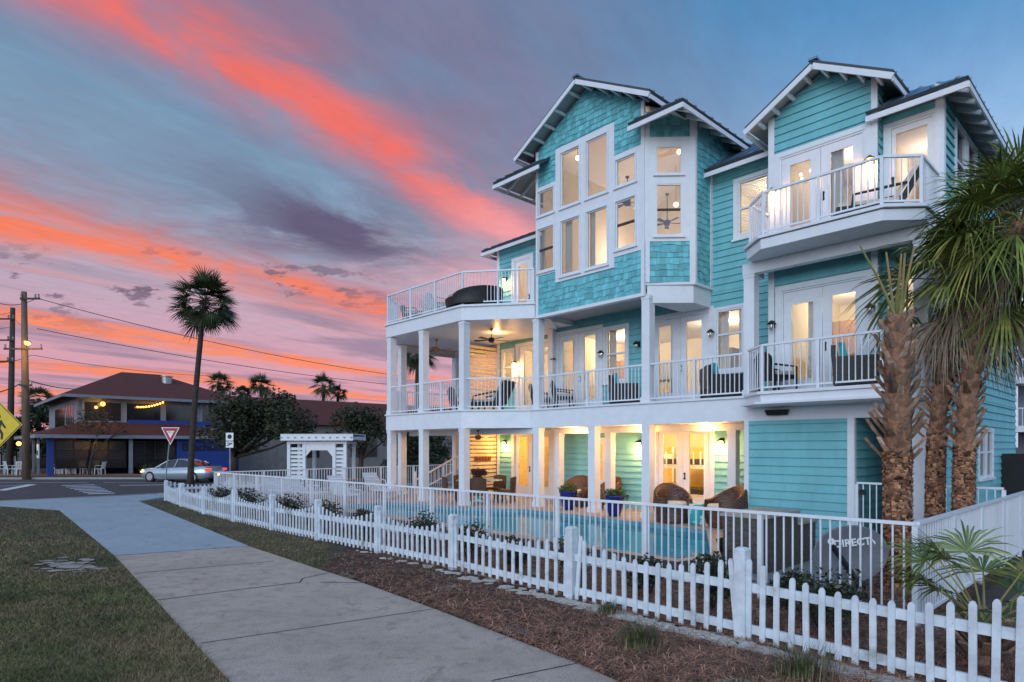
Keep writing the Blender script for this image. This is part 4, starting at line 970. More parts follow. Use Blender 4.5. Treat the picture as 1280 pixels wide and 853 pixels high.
# ------------------------------------------------------------ picket fence
pf = thing('picket_fence', 'low white wooden picket fence with scalloped top running along the sidewalk', 'fence', L(-12, 6.4, 0), HR); po = (-12.0, 6.4, 0)
posts_h = [1.0, 1.0, 1.0, .94, .93, .915, .90, .90, .86, .82, .78]
def picket(s_, t_, h, lean=0.0, w=.058, d=.022, drop=0.0, bm_=None):
    mb = bm_ or MB(); b = len(mb.v); z0 = .015-drop
    pr = [(-w/2, z0), (w/2, z0), (w/2, h-.035), (w*.28, h-.008), (0, h), (-w*.28, h-.008), (-w/2, h-.035)]
    f = [(s_+x+lean*z, t_-d, z) for x, z in pr]; k = [(s_+x+lean*z, t_, z) for x, z in pr]; n = len(pr)
    mb.add(f+k, [tuple(range(n)), tuple(range(2*n-1, n-1, -1))]+[(i+1 if i+1 < n else 0, i, n+i, n+(i+1 if i+1 < n else 0)) for i in range(n)])
    return mb
far = MB(); cnt = 0; rr = random.Random(21)
def post_mesh(s_, t_, h, w=.125):
    mb = MB(); mb.box(s_-w/2, s_+w/2, t_-w/2, t_+w/2, 0, h-.03); q_ = w/2+.004
    mb.hexa([(s_-q_, t_-q_, h-.03), (s_+q_, t_-q_, h-.03), (s_+q_, t_+q_, h-.03), (s_-q_, t_+q_, h-.03), (s_-.04, t_-.04, h), (s_+.04, t_-.04, h), (s_+.04, t_+.04, h), (s_-.04, t_+.04, h)]); return mb
for i in range(1, len(pick)): post_mesh(*pick[i], posts_h[i]).build('post', 'picket_white', pf, po)
for i in range(len(pick)-1):
    (s1, t1), (s0, t0) = pick[i], pick[i+1]; h0, h1 = posts_h[i+1], posts_h[i]
    n = 15 if i else 27; span = s1-s0
    for z in (.125, .575):
        mb = MB(); k = h0*.5+h1*.5; mb.bar((s0+.06, t0+.012, z*k), (s1-.06 if i else s1, t1+.012, z*k), .035, .095); mb.build('rail', 'picket_white', pf, po)
    for j in range(n):
        f = (j+.55)/(n+.1); s_ = s0+span*f; t_ = t0+(t1-t0)*f-.008
        if i == 0: f2 = abs(2*(((s_-s0)/2.42) % 1)-1)
        else: f2 = abs(2*f-1)
        k = h0+(h1-h0)*f; h = (.685+.235*f2**2.0)*k; lean = rr.gauss(0, .012); drop = rr.uniform(-.01, .01)
        if i == 1 and j == 0: lean = .085; s_ += .02
        if i == 1 and j == n-1: lean = -.09; s_ += .045; h -= .02
        if i == 2 and j == n-1: lean = .02
        if cnt < 100: picket(s_, t_, h, lean, drop=drop).build('picket', 'picket_white', pf, po); cnt += 1
        else: picket(s_, t_, h, lean, drop=drop, bm_=far)
fo = far.build('picket', 'picket_white', pf, po); fo['kind'] = 'stuff'
# return leg of the picket fence along the street
mbr = MB()
for k in range(16): picket(0, 0, .78-.15*sin(pi*((k % 8)+.5)/8), bm_=mbr)
pf2 = thing('picket_fence', 'short return of white picket fence at the street corner below the tall palm', 'fence', L(-26.6, 8.6, 0), HR)
for t_ in (9.0, 11.4): mb = post_mesh(0, t_-8.6, .80); mb.build('post', 'picket_white', pf2)
for z in (.1, .45): mb = MB(); mb.bar((0, -1.9, z), (0, 2.8, z), .035, .09); mb.build('rail', 'picket_white', pf2)
for k in range(30):
    t_ = -1.85+k*.155; mb = MB(); h = .56+.18*abs(2*((k % 15)/15)-1)**2; mb.box(-.03, -.008, t_-.033, t_+.033, .01, h); mb.build('picket', 'picket_white', pf2)

# ------------------------------------------------------------ pool fence of white metal
def metal_fence(label, pts, hs, gap=.10, span=1.83, z0=0.0, lim=100, near_end=0, gaps=()):
    o0 = (*pts[0], z0); th = thing('pool_fence', label, 'fence', L(*pts[0], z0), HR, None)
    bl = []
    for (a, b, ha, hb_) in zip(pts, pts[1:], hs, hs[1:]):
        Av, Bv = Vector((a[0], a[1], 0)), Vector((b[0], b[1], 0)); ln = (Bv-Av).length
        mb = MB(); mb.bar((a[0], a[1], z0+ha-.02), (b[0], b[1], z0+hb_-.02), .055, .04); mb.build('top_rail', 'rail_white', th, o0)
        mb = MB(); mb.bar((a[0], a[1], z0+.10), (b[0], b[1], z0+.10), .03, .035); mb.build('bottom_rail', 'rail_white', th, o0)
        npst = max(1, round(ln/span))
        for i in range(npst+1):
            f = i/npst; p = Av.lerp(Bv, f); h = ha+(hb_-ha)*f; mb = MB(); mb.box(p.x-.03, p.x+.03, p.y-.03, p.y+.03, z0, z0+h-.045); mb.build('post', 'rail_white', th, o0)
        n = int(ln/gap)
        for i in range(1, n):
            f = i/n; p = Av.lerp(Bv, f); bl.append((p.x, p.y, ha+(hb_-ha)*f, z0))
    rest = MB()
    for i, (x, y, h, z) in enumerate(bl):
        mb = MB() if i < lim else rest; mb.box(x-.0095, x+.0095, y-.0095, y+.0095, z+.11, z+h-.041)
        if i < lim: mb.build('baluster', 'rail_white', th, o0)
    if rest.v: r = rest.build('baluster', 'rail_white', th, o0); r['kind'] = 'stuff'
    return th
metal_fence('long white metal pool fence standing behind the picket fence', [(-2.06, 8.32), (-23.8, 7.5)], [1.22, 1.17], gap=.115)
metal_fence('white metal fence running back from the corner beside the palm trunks', [(-2.06, 8.38), (-2.02, 18.5)], [1.22, 1.22], gap=.115)
metal_fence('far white metal pool fence passing in front of the white arbour', [(-23.8, 7.56), (-23.8, 19.5)], [1.17, 1.25], gap=.115)
gt = metal_fence('white metal gate and fence between the storage room and the white post', [(-4.47, 13.86), (-3.5, 13.86)], [1.37, 1.37], gap=.12, span=.97)
mb = MB(); mb.box(-4.40, -4.30, 13.80, 13.84, 1.12, 1.22); mb.build('latch', 'black', gt, (-4.47, 13.86, 0)); mb = MB(); mb.box(-3.62, -3.54, 13.80, 13.84, .95, 1.05); mb.build('hinge', 'black', gt, (-4.47, 13.86, 0))
metal_fence('short white metal fence behind the two shaggy palm trunks', [(-3.18, 13.86), (-2.08, 13.86)], [1.37, 1.37], gap=.12, span=1.1)

# ------------------------------------------------------------ leaves, shrubs, trees, palms
def leaf_cloud(mb, blobs, n, size, seed, shell=.55, flat=.5):
    rr = random.Random(seed); tot = sum(b[3]**2 for b in blobs)
    for (cx, cy_, cz, r, fz) in blobs:
        for i in range(int(n*r*r/tot)):
            while True:
                x, y, z = rr.uniform(-1, 1), rr.uniform(-1, 1), rr.uniform(-1, 1); q_ = x*x+y*y+z*z
                if q_ < 1 and rr.random() < shell+ (1-shell)*q_: break
            q_ = 1+rr.gauss(0, .09); P = Vector((cx+x*r*q_, cy_+y*r*q_, cz+z*r*fz*q_)); s_ = size*rr.uniform(.6, 1.4)
            d = Vector((rr.gauss(0, 1), rr.gauss(0, 1), rr.gauss(0, .6))).normalized(); e = d.cross(Vector((rr.gauss(0, 1), rr.gauss(0, 1), rr.gauss(0, 1)))).normalized()
            mb.add([P-d*s_, P-e*s_*flat, P+d*s_, P+e*s_*flat], ((0, 1, 2, 3),))
def shrub(label, c, r, h, n, seed, leaf='leaf_shrub', size=.035, group='shrubs inside the picket fence', name='shrub', cat='shrub'):
    th = thing(name, label, cat, c, 0, group); rr = random.Random(seed); mb = MB()
    bl = [(rr.uniform(-.4, .4)*r, rr.uniform(-.4, .4)*r, h*rr.uniform(.35, .78), r*rr.uniform(.42, .7), h/r*.5) for _ in range(7)]
    leaf_cloud(mb, bl, n, size, seed, flat=.42); mb.build('foliage', leaf, th)
    ms = MB()
    for k in range(5):
        a = k*1.3; ms.tube([(0, 0, -.02), (cos(a)*r*.25, sin(a)*r*.25, h*.35), (cos(a)*r*.5, sin(a)*r*.5, h*.75)], [.012, .009, .004], 5)
    ms.build('stem', 'bark_far', th); return th
for i, (s_, t_, r, h, lab) in enumerate((
    (-2.75, 7.35, .46, .72, 'dense dark shrub in front of the satellite dish'), (-3.35, 8.0, .34, .55, 'shrub just left of the satellite dish behind the nearest pickets'), (-4.05, 7.3, .34, .80, 'dark shrub right behind the nearest stout fence post'),
    (-5.05, 7.35, .36, .60, 'shrub left of the nearest stout fence post under the stone wall'), (-6.35, 7.3, .42, .66, 'bushy shrub behind the dip of the second picket bay'), (-7.6, 7.2, .30, .66, 'shrub behind the third stout post in front of the pool'),
    (-8.9, 7.2, .42, .72, 'round shrub with pale tips behind the third picket bay'), (-10.3, 7.2, .42, .76, 'shrub in front of the dining table side of the pool'), (-12.3, 7.1, .45, .76, 'shrub behind the fourth picket bay below the deck corner column'), (-14.4, 7.1, .5, .80, 'wide shrub behind the fifth picket bay near the pool end'),
    (-16.7, 7.0, .6, .84, 'dark shrub filling the scallop of the sixth picket bay'), (-19.2, 6.95, .65, .80, 'dark shrub filling the scallop of the seventh picket bay'), (-21.9, 6.95, .65, .76, 'farthest dark shrub near the far fence corner'))):
    shrub(lab, L(s_, t_, 0), r, h, 1500 if i < 8 else 900, 40+i, size=.032 if i < 8 else .045)

def fan_frond(mb, base, az, el, lp, lb, n=30, spread=2.1, droop=.35, w=.034, seed=0, petiole=True, twist=0.0, pw=.012, web=.42):
    """costapalmate frond: arching petiole and a fan of narrow drooping blades; 0 blade, 1 petiole"""
    rr = random.Random(seed); base = Vector(base)
    f = Vector((cos(az)*cos(el), sin(az)*cos(el), sin(el))); side = Vector((-sin(az), cos(az), 0)); up = side.cross(f)*-1
    if up.z < 0: up = -up
    if twist: side, up = side*cos(twist)+up*sin(twist), up*cos(twist)-side*sin(twist)
    hub = base+f*lp+Vector((0, 0, -.12*lp*lp)); mid = base+f*lp*.5+Vector((0, 0, -.02*lp*lp))
    if petiole: mb.cur = 1; mb.tube([base, mid, hub], [pw*1.5, pw, pw*.7], 4, cap=False)
    mb.cur = 0; f2 = (hub-mid).normalized()
    for i in range(n):
        a = spread*(2*(i+.5)/n-1)+rr.gauss(0, .025); d = (f2*cos(a)+side*sin(a)).normalized(); ln = lb*(.62+.38*cos(a*.62))*rr.uniform(.88, 1.06); ww = w*rr.uniform(.8, 1.2)
        nrm = d.cross(up).normalized(); dr = droop*rr.uniform(.7, 1.4); pts = []; lift = .10*lb*abs(sin(a))
        for fr_ in (0.0, .42, .74, 1.0): pts.append(hub+d*ln*fr_+up*(lift*fr_)+Vector((0, 0, -dr*ln*fr_**2.2)))
        wd = (.25, 1.0, .62, .04)
        vs_ = []
        for p, k in zip(pts, wd): vs_ += [p-nrm*ww*k/2, p+nrm*ww*k/2]
        mb.add(vs_, ((0, 1, 3, 2), (2, 3, 5, 4), (4, 5, 7, 6)))
def palm_crown(mb, top, n, lp, lb, seed, nb=26, w=.05, el_hi=1.4, el_lo=-.95, droop=.22, skew=None, pw=.012):
    rr = random.Random(seed)
    for i in range(n):
        f = i/(n-1); el = math.asin(max(-.95, min(.99, sin(el_hi)+(sin(el_lo)-sin(el_hi))*f)))+rr.gauss(0, .12); az = i*2.39996+rr.gauss(0, .2)
        fan_frond(mb, top, az, el, lp*rr.uniform(.8, 1.15), lb*rr.uniform(.85, 1.1), nb, 2.15, droop*(.6+.9*f), w, seed*100+i, twist=rr.gauss(0, .35), pw=pw)
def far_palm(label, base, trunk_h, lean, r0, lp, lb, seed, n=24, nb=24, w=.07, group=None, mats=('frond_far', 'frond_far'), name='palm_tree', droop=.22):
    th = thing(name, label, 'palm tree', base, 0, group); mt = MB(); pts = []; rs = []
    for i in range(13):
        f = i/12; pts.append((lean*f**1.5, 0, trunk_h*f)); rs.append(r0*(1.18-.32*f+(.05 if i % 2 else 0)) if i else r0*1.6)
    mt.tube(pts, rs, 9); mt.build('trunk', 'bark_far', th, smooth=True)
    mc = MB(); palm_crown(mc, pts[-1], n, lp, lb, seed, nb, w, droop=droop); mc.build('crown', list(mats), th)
    if trunk_h > 3:
        rr = random.Random(seed); ms = MB()
        for k in range(40):
            a = rr.uniform(0, 6.28); zz = trunk_h-rr.uniform(0, .8); ln = rr.uniform(.15, .35); x0 = lean*(zz/trunk_h)**1.5
            ms.bar((x0+cos(a)*r0*.7, sin(a)*r0*.7, zz), (x0+cos(a)*(r0+.12), sin(a)*(r0+.12), zz+ln*rr.uniform(-.3, 1)), .05, .03)
        ms.build('leaf_base', 'bark_far', th)
    return th
# the three shaggy trunks by the house
def shaggy_palm(label, s_, t_, h, r, seed, boots_z, lean=(0, 0), boot_len=.26, z0=0.0):
    th = thing('palm_tree', label, 'palm tree', L(s_, t_, z0), 0, 'shaggy palms at the right side of the house'); rr = random.Random(seed); mt = MB()
    def ctr(z): f = (z/h)**3.6; return Vector((lean[0]*f, lean[1]*f, z))
    pts = []; rs = []; z = -.03
    while z < h:
        pts.append(ctr(max(z, 0))+Vector((0, 0, min(z, 0)))); rs.append(r*(.90+rr.uniform(-.03, .05))*(1.18 if z < .15 else 1)); z += .06
    mt.tube(pts, rs, 14); mt.build('trunk', 'palm_bark', th)
    ms = MB(); z = .05
    while z < boots_z:                                # short overlapping fibre scars that ring the trunk
        n = 17
        for k in range(n):
            a = 2*pi*k/n+rr.uniform(-.2, .2); c = ctr(z+rr.uniform(-.012, .012)); da = rr.uniform(.14, .26); o = r*rr.uniform(.95, 1.02); o2 = r*rr.uniform(1.04, 1.17); dz = rr.uniform(-.015, .03); hh = rr.uniform(.02, .045)
            q0_, q1_ = c+Vector((cos(a-da)*o, sin(a-da)*o, 0)), c+Vector((cos(a+da)*o, sin(a+da)*o, rr.uniform(-.015, .015)))
            p0_, p1_ = c+Vector((cos(a-da*.7)*o2, sin(a-da*.7)*o2, dz)), c+Vector((cos(a+da*.7)*o2, sin(a+da*.7)*o2, dz+rr.uniform(-.015, .015)))
            u_ = Vector((0, 0, hh)); ms.add([q0_-u_, q1_-u_, p1_, p0_, q0_+u_, q1_+u_], ((0, 1, 2, 3), (3, 2, 5, 4)))
        z += .042
    ms.build('fibre', 'palm_fibre', th)
    mbt = MB(); i = 0; z = boots_z-.10
    while z < h-.05:
        a = i*2.39996+rr.gauss(0, .12); c = ctr(z); out = Vector((cos(a), sin(a), 0)); sd = Vector((-sin(a), cos(a), 0)); f = (z-boots_z)/(h-boots_z)
        ln = boot_len*rr.uniform(.7, 1.35)*(1.0-.6*f); tilt = rr.uniform(.35, .75)+.25*f; w0 = r*rr.uniform(.75, 1.0); w1 = w0*rr.uniform(.32, .5)
        b0 = c+out*r*.82; tip = b0+out*ln*cos(tilt)+Vector((0, 0, ln*sin(tilt)))*1.2; md = b0.lerp(tip, .5)+out*.02+Vector((0, 0, -.03)); n_ = out*.028
        vs_ = []
        for p, wq in ((b0-Vector((0, 0, .08)), w0), (md, (w0+w1)*.42), (tip, w1*.9)):
            k_ = sd*wq/2; cu = out*.02; vs_ += [p-k_-cu, p+n_, p+k_-cu, p-n_]
        fs = []
        for r_i in range(2):
            for k in range(4): fs.append((r_i*4+k, r_i*4+(k+1) % 4, r_i*4+4+(k+1) % 4, r_i*4+4+k))
        fs += [(3, 2, 1, 0), (8, 9, 10, 11)]; mbt.add(vs_, fs); i += 1; z += .030
    mbt.build('leaf_base', 'boot', th)
    return th, ctr
p1, c1 = shaggy_palm('trimmed palm trunk without fronds topped by bare cut stalks', -2.75, 10.2, 4.05, .178, 2, 2.05, boot_len=.27)
mb = MB(); rr = random.Random(4)
for (dx, dy, h, b) in ((-.62, -.1, 1.0, .012), (-.08, .1, 1.0, .014), (.02, -.1, .90, .014), (.10, .05, .95, .013), (.2, -.05, 1.02, .013), (-.02, .12, .72, .014), (.14, .14, .6, .013)):
    mb.tube([(dx*.1, dy*.5, 3.95), (dx*.5, dy, 3.95+h*.5), (dx, dy*1.4, 3.95+h)], [.022, .017, b], 5)
mb.build('stalk', 'petiole', p1)
p2, c2 = shaggy_palm('leaning shaggy palm whose trunk stands between the other two', -2.90, 12.9, 5.0, .145, 5, 2.35, lean=(.62, .0), boot_len=.20)
p3, c3 = shaggy_palm('rightmost shaggy palm with a drooping skirt of dead leaves', -2.42, 12.55, 5.85, .155, 6, 2.15, lean=(.95, -.05), boot_len=.20)
rr = random.Random(77)
for th, top, sd, n in ((p2, c2(4.95), 21, 24), (p3, c3(5.75), 22, 46)):
    mb = MB()
    for i in range(n):
        f = i/(n-1); el = 1.3-1.8*f+rr.gauss(0, .12); az = i*2.39996+sd; lp = .6+.42*rr.random()
        fan_frond(mb, top, az, el, lp, 1.08*rr.uniform(.9, 1.12), 36, 1.95, .28+.45*f, .036, sd*100+i, twist=rr.gauss(0, .4), pw=.014)
    mb.build('crown', ['frond', 'petiole'], th)
    md = MB()
    for i in range(16):
        az = i*2.39996+1; fan_frond(md, top-Vector((0, 0, .12)), az, -.75+rr.gauss(0, .15), .5+.3*rr.random(), .8, 22, .9, .75, .022, sd*300+i, twist=rr.gauss(0, .3), pw=.012)
    md.build('dead_skirt', ['frond_dead', 'frond_dead'], th)
# low palmetto in the near bed
pc = L(-1.25, 7.35, 0); pm = thing('palmetto', 'low fan palm with arching yellow green fronds behind the nearest pickets', 'palm', pc); mt = MB()
mt.tube([(0, 0, -.02), (0, 0, .18), (.02, 0, .42)], [.15, .13, .07], 10)
for k in range(26):
    a = k*2.4; z = .02+.014*k; mt.bar((cos(a)*.1, sin(a)*.1, z), (cos(a)*.24, sin(a)*.24, z+.16), .10, .025)
mt.build('trunk', 'boot', pm)
mb = MB(); rr = random.Random(31)
for i, (az, el, lp, lb) in enumerate(((pi*.92, .75, .70, .55), (pi*1.02, .75, .55, .5), (pi*.80, .95, .8, .58), (pi*.6, .95, .8, .6), (pi*1.25, .5, .6, .5), (pi*1.5, .75, .5, .5), (pi*.3, .8, .7, .6), (0.0, .75, .65, .62), (pi*1.75, .7, .6, .6), (pi*.15, .45, .7, .6), (-.15, .35, .8, .62), (pi*1.0, 1.1, .8, .6), (pi*.45, 1.2, .8, .6), (pi*1.9, 1.1, .7, .6))):
    fan_frond(mb, (0, 0, .38), az, el, lp, lb, 26, 1.7, .45, .024, 900+i, twist=rr.gauss(0, .4), pw=.010)
mb.build('crown', ['frond', 'petiole'], pm)
# ------------------------------------------------------------ lanterns and fans
def lantern(label, fr, u, z, lit, power=0.0, group=None):
    p = fr.p(u, z, 0.03); th = thing('wall_lantern', label, 'wall lantern', L(*p), atan2(-fr.n[0]*SH+fr.n[1]*CH, fr.n[0]*CH+fr.n[1]*SH)-pi/2, group)
    # local +y points away from the wall
    th.rotation_euler = (0, 0, atan2(-SH*fr.n[0]+CH*fr.n[1], CH*fr.n[0]+SH*fr.n[1])-pi/2)
    mb = MB(); mb.box(-.05, .05, -.02, .012, -.02, .15); mb.tube([(0, 0, .1), (0, .07, .14), (0, .13, .12)], .012, 6); mb.build('bracket', 'bronze', th)
    mb = MB(); mb.lathe([(.02, .14), (.05, .115), (.105, .07), (.11, .055), (.06, .055)], (0, .13, 0), 10); mb.build('cap', 'bronze', th)
    mb = MB(); mb.lathe([(.055, .055), (.06, .0), (.05, -.07), (.02, -.10), (.001, -.10)], (0, .13, 0), 10); mb.build('glass_shade', 'lamp_glow' if lit else 'glass', th, smooth=True)
    if lit:
        q_ = fr.p(u, z-.16, .22); lamp(L(*q_), power*1.5, (1.0, .47, .13), .06)
    return th
gl = 'wall lanterns of the house'
lantern('lit lantern between the slatted screen and the ground floor door', LFT, U(LFT, -17.75), 2.2, True, 26, gl)
lantern('lit lantern on the siding left of the ground floor double doors', MID, U(MID, -11.02), 2.15, True, 26, gl)
lantern('lit lantern on the siding right of the ground floor double doors', MID, U(MID, -8.36), 2.18, True, 26, gl)
lantern('lit lantern beside the door of the left porch on the second floor', LFT, U(LFT, -17.17), 5.2, True, 20, gl)
lantern('unlit dark lantern on the white corner board of the second floor', MID, U(MID, -14.53), 5.0, False, 0, gl)
lantern('unlit dark lantern between the left double doors and their window', MID, U(MID, -12.47), 5.0, False, 0, gl)
lantern('unlit dark lantern on the siding just left of the middle second floor column', MID, U(MID, -11.1), 5.12, False, 0, gl)
lantern('unlit dark lantern between the right double doors and their window', MID, U(MID, -8.66), 5.15, False, 0, gl)
lantern('unlit dark lantern left of the doors of the right second floor balcony', GAB, .11, 4.9, False, 0, gl)
lantern('unlit dark lantern right of the doors of the right second floor balcony', GAB, 2.2, 4.95, False, 0, gl)
lantern('lit lantern left of the top floor balcony doors', GAB, .12, 8.0, True, 7, gl)
lantern('lit lantern right of the top floor balcony doors', GAB, 2.19, 8.05, True, 7, gl)
lantern('lit lantern by the door of the left roof deck', LFT, U(LFT, -17.72), 8.5, True, 18, gl)
def ceiling_fan(label, s_, t_, z, rod, r, m, lit=False, n=5, group=None, rz=0.3):
    th = thing('ceiling_fan', label, 'ceiling fan', L(s_, t_, z), rz, group)
    mb = MB(); mb.lathe([(.02, 0), (.06, -.01), (.06, -.05), (.02, -.07)], n=10); mb.tube([(0, 0, -.05), (0, 0, -rod)], .015, 6); mb.build('rod', m, th)
    mb = MB(); mb.lathe([(.03, -rod+.04), (.10, -rod+.02), (.12, -rod-.05), (.08, -rod-.12), (.01, -rod-.13)], n=12); mb.build('motor', m, th, smooth=True)
    for k in range(n):
        a = 2*pi*k/n; mb = MB(); d = Vector((cos(a), sin(a), 0)); e = Vector((-sin(a), cos(a), .18)); zz = Vector((0, 0, -rod-.04))
        P = [d*.1-e*.02, d*.3-e*.06, d*r-e*.075, d*(r+.02)+e*0, d*r+e*.075, d*.3+e*.06, d*.1+e*.02]; P = [p+zz for p in P]; Q = [p-Vector((0, 0, .012)) for p in P]; nn = len(P)
        mb.add(P+Q, [tuple(range(nn)), tuple(range(2*nn-1, nn-1, -1))]+[((i+1) % nn, i, nn+i, nn+(i+1) % nn) for i in range(nn)]); mb.build('blade', m, th)
    if lit:
        mb = MB(); mb.ball((0, 0, -rod-.17), .075, 10); mb.build('bulb', 'bulb_glow', th, smooth=True)
    return th
gf = 'ceiling fans'
ceiling_fan('dark ceiling fan under the left roof deck nearest the deck corner', -15.9, 13.9, 6.11, .35, .62, 'bronze', group=gf)
ceiling_fan('brown ceiling fan under the left roof deck towards its outer end', -18.9, 13.8, 6.11, .35, .62, 'furn_wood', group=gf, rz=.9)
ceiling_fan('ceiling fan above the dining table on the ground floor terrace', -16.6, 13.9, 2.67, .22, .6, 'furn_wood', group=gf)
ceiling_fan('grey ceiling fan seen through the slim window of the top floor turret', -10.61, 16.4, 9.82, .86, .5, 'bronze', group=gf, rz=.1)
ceiling_fan('grey ceiling fan seen through the lower right bay window', -11.21, 15.2, 10.18, .76, .55, 'bronze', group=gf, rz=1.0)
def pendant(label, s_, t_, z, rod):
    th = thing('pendant_lamp', label, 'pendant lamp', L(s_, t_, z), 0, 'lit lamps in the top floor rooms'); mb = MB(); mb.tube([(0, 0, 0), (0, 0, -rod)], .006, 5); mb.build('cord', 'bronze', th)
    mb = MB(); mb.ball((0, 0, -rod-.06), .07, 10); mb.build('bulb', 'bulb_glow', th, smooth=True)
pendant('round glowing bulb behind the upper left bay window', -12.82, 14.8, 11.59, .39)
pendant('round glowing bulb behind the upper window of the turret', -9.94, 16.0, 11.13, .34)
pendant('round glowing bulb behind the lower window of the turret', -10.3, 16.4, 10.59, 1.14)
ch = thing('chandelier', 'branched chandelier of small bulbs behind the left door of the top balcony', 'chandelier', L(-6.0, 15.5, 9.28), 0); mb = MB(); mb.tube([(0, 0, 0), (0, 0, -.75)], .012, 6)
for k in range(6): a = k*pi/3; mb.tube([(0, 0, -.7), (cos(a)*.15, sin(a)*.15, -.78), (cos(a)*.26, sin(a)*.26, -.68)], .008, 5)
mb.build('frame', 'bronze', ch)
for k in range(6):
    a = k*pi/3; mb = MB(); mb.ball((cos(a)*.26, sin(a)*.26, -.63), .035, 8); mb.build('bulb', 'bulb_glow', ch)
dl = thing('down_light', 'round flush ceiling light over the right second floor balcony', 'ceiling light', L(-5.6, 14.2, 6.268), 0); mb = MB(); mb.lathe([(.14, 0), (.14, -.04), (.10, -.07), (.001, -.075)], n=14); mb.build('housing', 'galv', dl)
vn = thing('soffit_light', 'small black box light under the right balcony fascia', 'light', L(-6.05, 13.70, 2.86), HR); mb = MB(); mb.hexa([(-.22, -.02, -.07), (.22, -.02, -.07), (.22, .05, -.07), (-.22, .05, -.07), (-.26, -.06, .05), (.26, -.06, .05), (.26, .05, .05), (-.26, .05, .05)]); mb.build('housing', 'black', vn)
# warm recessed lamps in the terrace and porch ceilings (the photo shows them lit)
for s_, t_, z, p in ((-16.9, 14.5, 2.6, 58), (-12.6, 14.4, 2.45, 46), (-10.3, 14.4, 2.45, 44), (-8.3, 14.6, 2.45, 46), (-19.3, 14.6, 2.6, 30), (-16.4, 14.6, 6.0, 34)):
    lamp(L(s_, t_, z), p, (1.0, .46, .13), .06)

# ------------------------------------------------------------ terrace furniture
def tub_chair(label, s_, t_, rz, z=G0, group='brown wicker tub chairs', m='wicker_brown', cush='cushion_cream', sc=1.0):
    th = thing('wicker_chair', label, 'armchair', L(s_, t_, z), rz, group); th.scale = (sc,)*3
    mb = MB(); n = 26; pts_o, pts_i = [], []          # opening faces local -y
    for k in range(n+1):
        a = radians(-52+284*k/n); f = sin(a)*.5+.5; h = .56+.30*max(0, (sin(a)+.25)/1.25)**1.1; bul = 1+.0*f
        pts_o.append((cos(a), sin(a), h)); 
    R0, R1, th_ = .36, .42, .07
    rows = []
    for c, s__, h in pts_o:
        rows.append([(c*R0, s__*R0, .02), (c*(R1+.02), s__*(R1+.02), h*.55), (c*R1, s__*R1, h-.03), (c*(R1-.02), s__*(R1-.02), h), (c*(R1-th_), s__*(R1-th_), h-.02), (c*(R0-.04), s__*(R0-.04), .40)])
    b = len(mb.v); w = 6
    for r_ in rows: mb.v += r_
    for k in range(n):
        for j in range(w-1): mb.f.append((b+k*w+j, b+(k+1)*w+j, b+(k+1)*w+j+1, b+k*w+j+1)); mb.mi.append(0)
    for k in (0, n): mb.f.append(tuple(b+k*w+j for j in range(w))); mb.mi.append(0)
    mb.lathe([(.34, .02), (.35, .38), (.01, .39)], n=20); mb.build('shell', m, th, smooth=True)
    mb = MB(); mb.lathe([(.01, .385), (.32, .385), (.345, .42), (.32, .465), (.01, .475)], (0, -.03, 0), 20); mb.build('cushion', cush, th, smooth=True)
    return th
tub_chair('brown wicker tub chair left of the turquoise garden stool', -8.60, 13.55, HR+.9, sc=1.12); tub_chair('brown wicker tub chair right of the turquoise garden stool', -7.22, 13.62, HR-.5, sc=1.15)
tub_chair('brown wicker armchair behind the left blue planter', -13.0, 15.0, HR+.35, sc=1.12); tub_chair('brown wicker armchair behind the right blue planter against the green lit siding', -11.95, 15.1, HR-.45, sc=1.12)
st_ = thing('garden_stool', 'turquoise patterned ceramic drum stool between two wicker chairs', 'garden stool', L(-7.92, 13.55, G0), 0); mb = MB(); mb.lathe([(.01, 0), (.19, 0), (.20, .04), (.235, .25), (.20, .46), (.19, .50), (.01, .505)], n=22); mb.build('drum', 'ceramic_teal', st_, smooth=True)
mb = MB(); 
for z in (.05, .44): mb.lathe([(.206, z-.012), (.218, z), (.206, z+.012)], n=22)
mb.build('rim', 'ceramic_teal', st_, smooth=True)
def planter(label, s_, t_, seed):
    th = thing('planter', label, 'planter', L(s_, t_, G0), 0, 'blue glazed planters'); mb = MB(); mb.lathe([(.01, 0), (.15, 0), (.19, .12), (.245, .36), (.265, .52), (.285, .55), (.27, .57), (.24, .56), (.23, .50), (.01, .50)], n=22); mb.build('pot', 'pot_blue', th, smooth=True)
    mb = MB(); leaf_cloud(mb, [(0, 0, .60, .26, .55), (.12, .05, .66, .17, .7), (-.14, -.04, .63, .17, .7), (.28, -.1, .52, .1, 1)], 420, .05, seed, flat=.35); mb.build('plant', 'leaf_green', th)
planter('blue glazed planter with a low green plant left of the middle column', -12.45, 13.95, 3); planter('blue glazed planter with a trailing plant right of the middle column', -10.42, 13.55, 4)
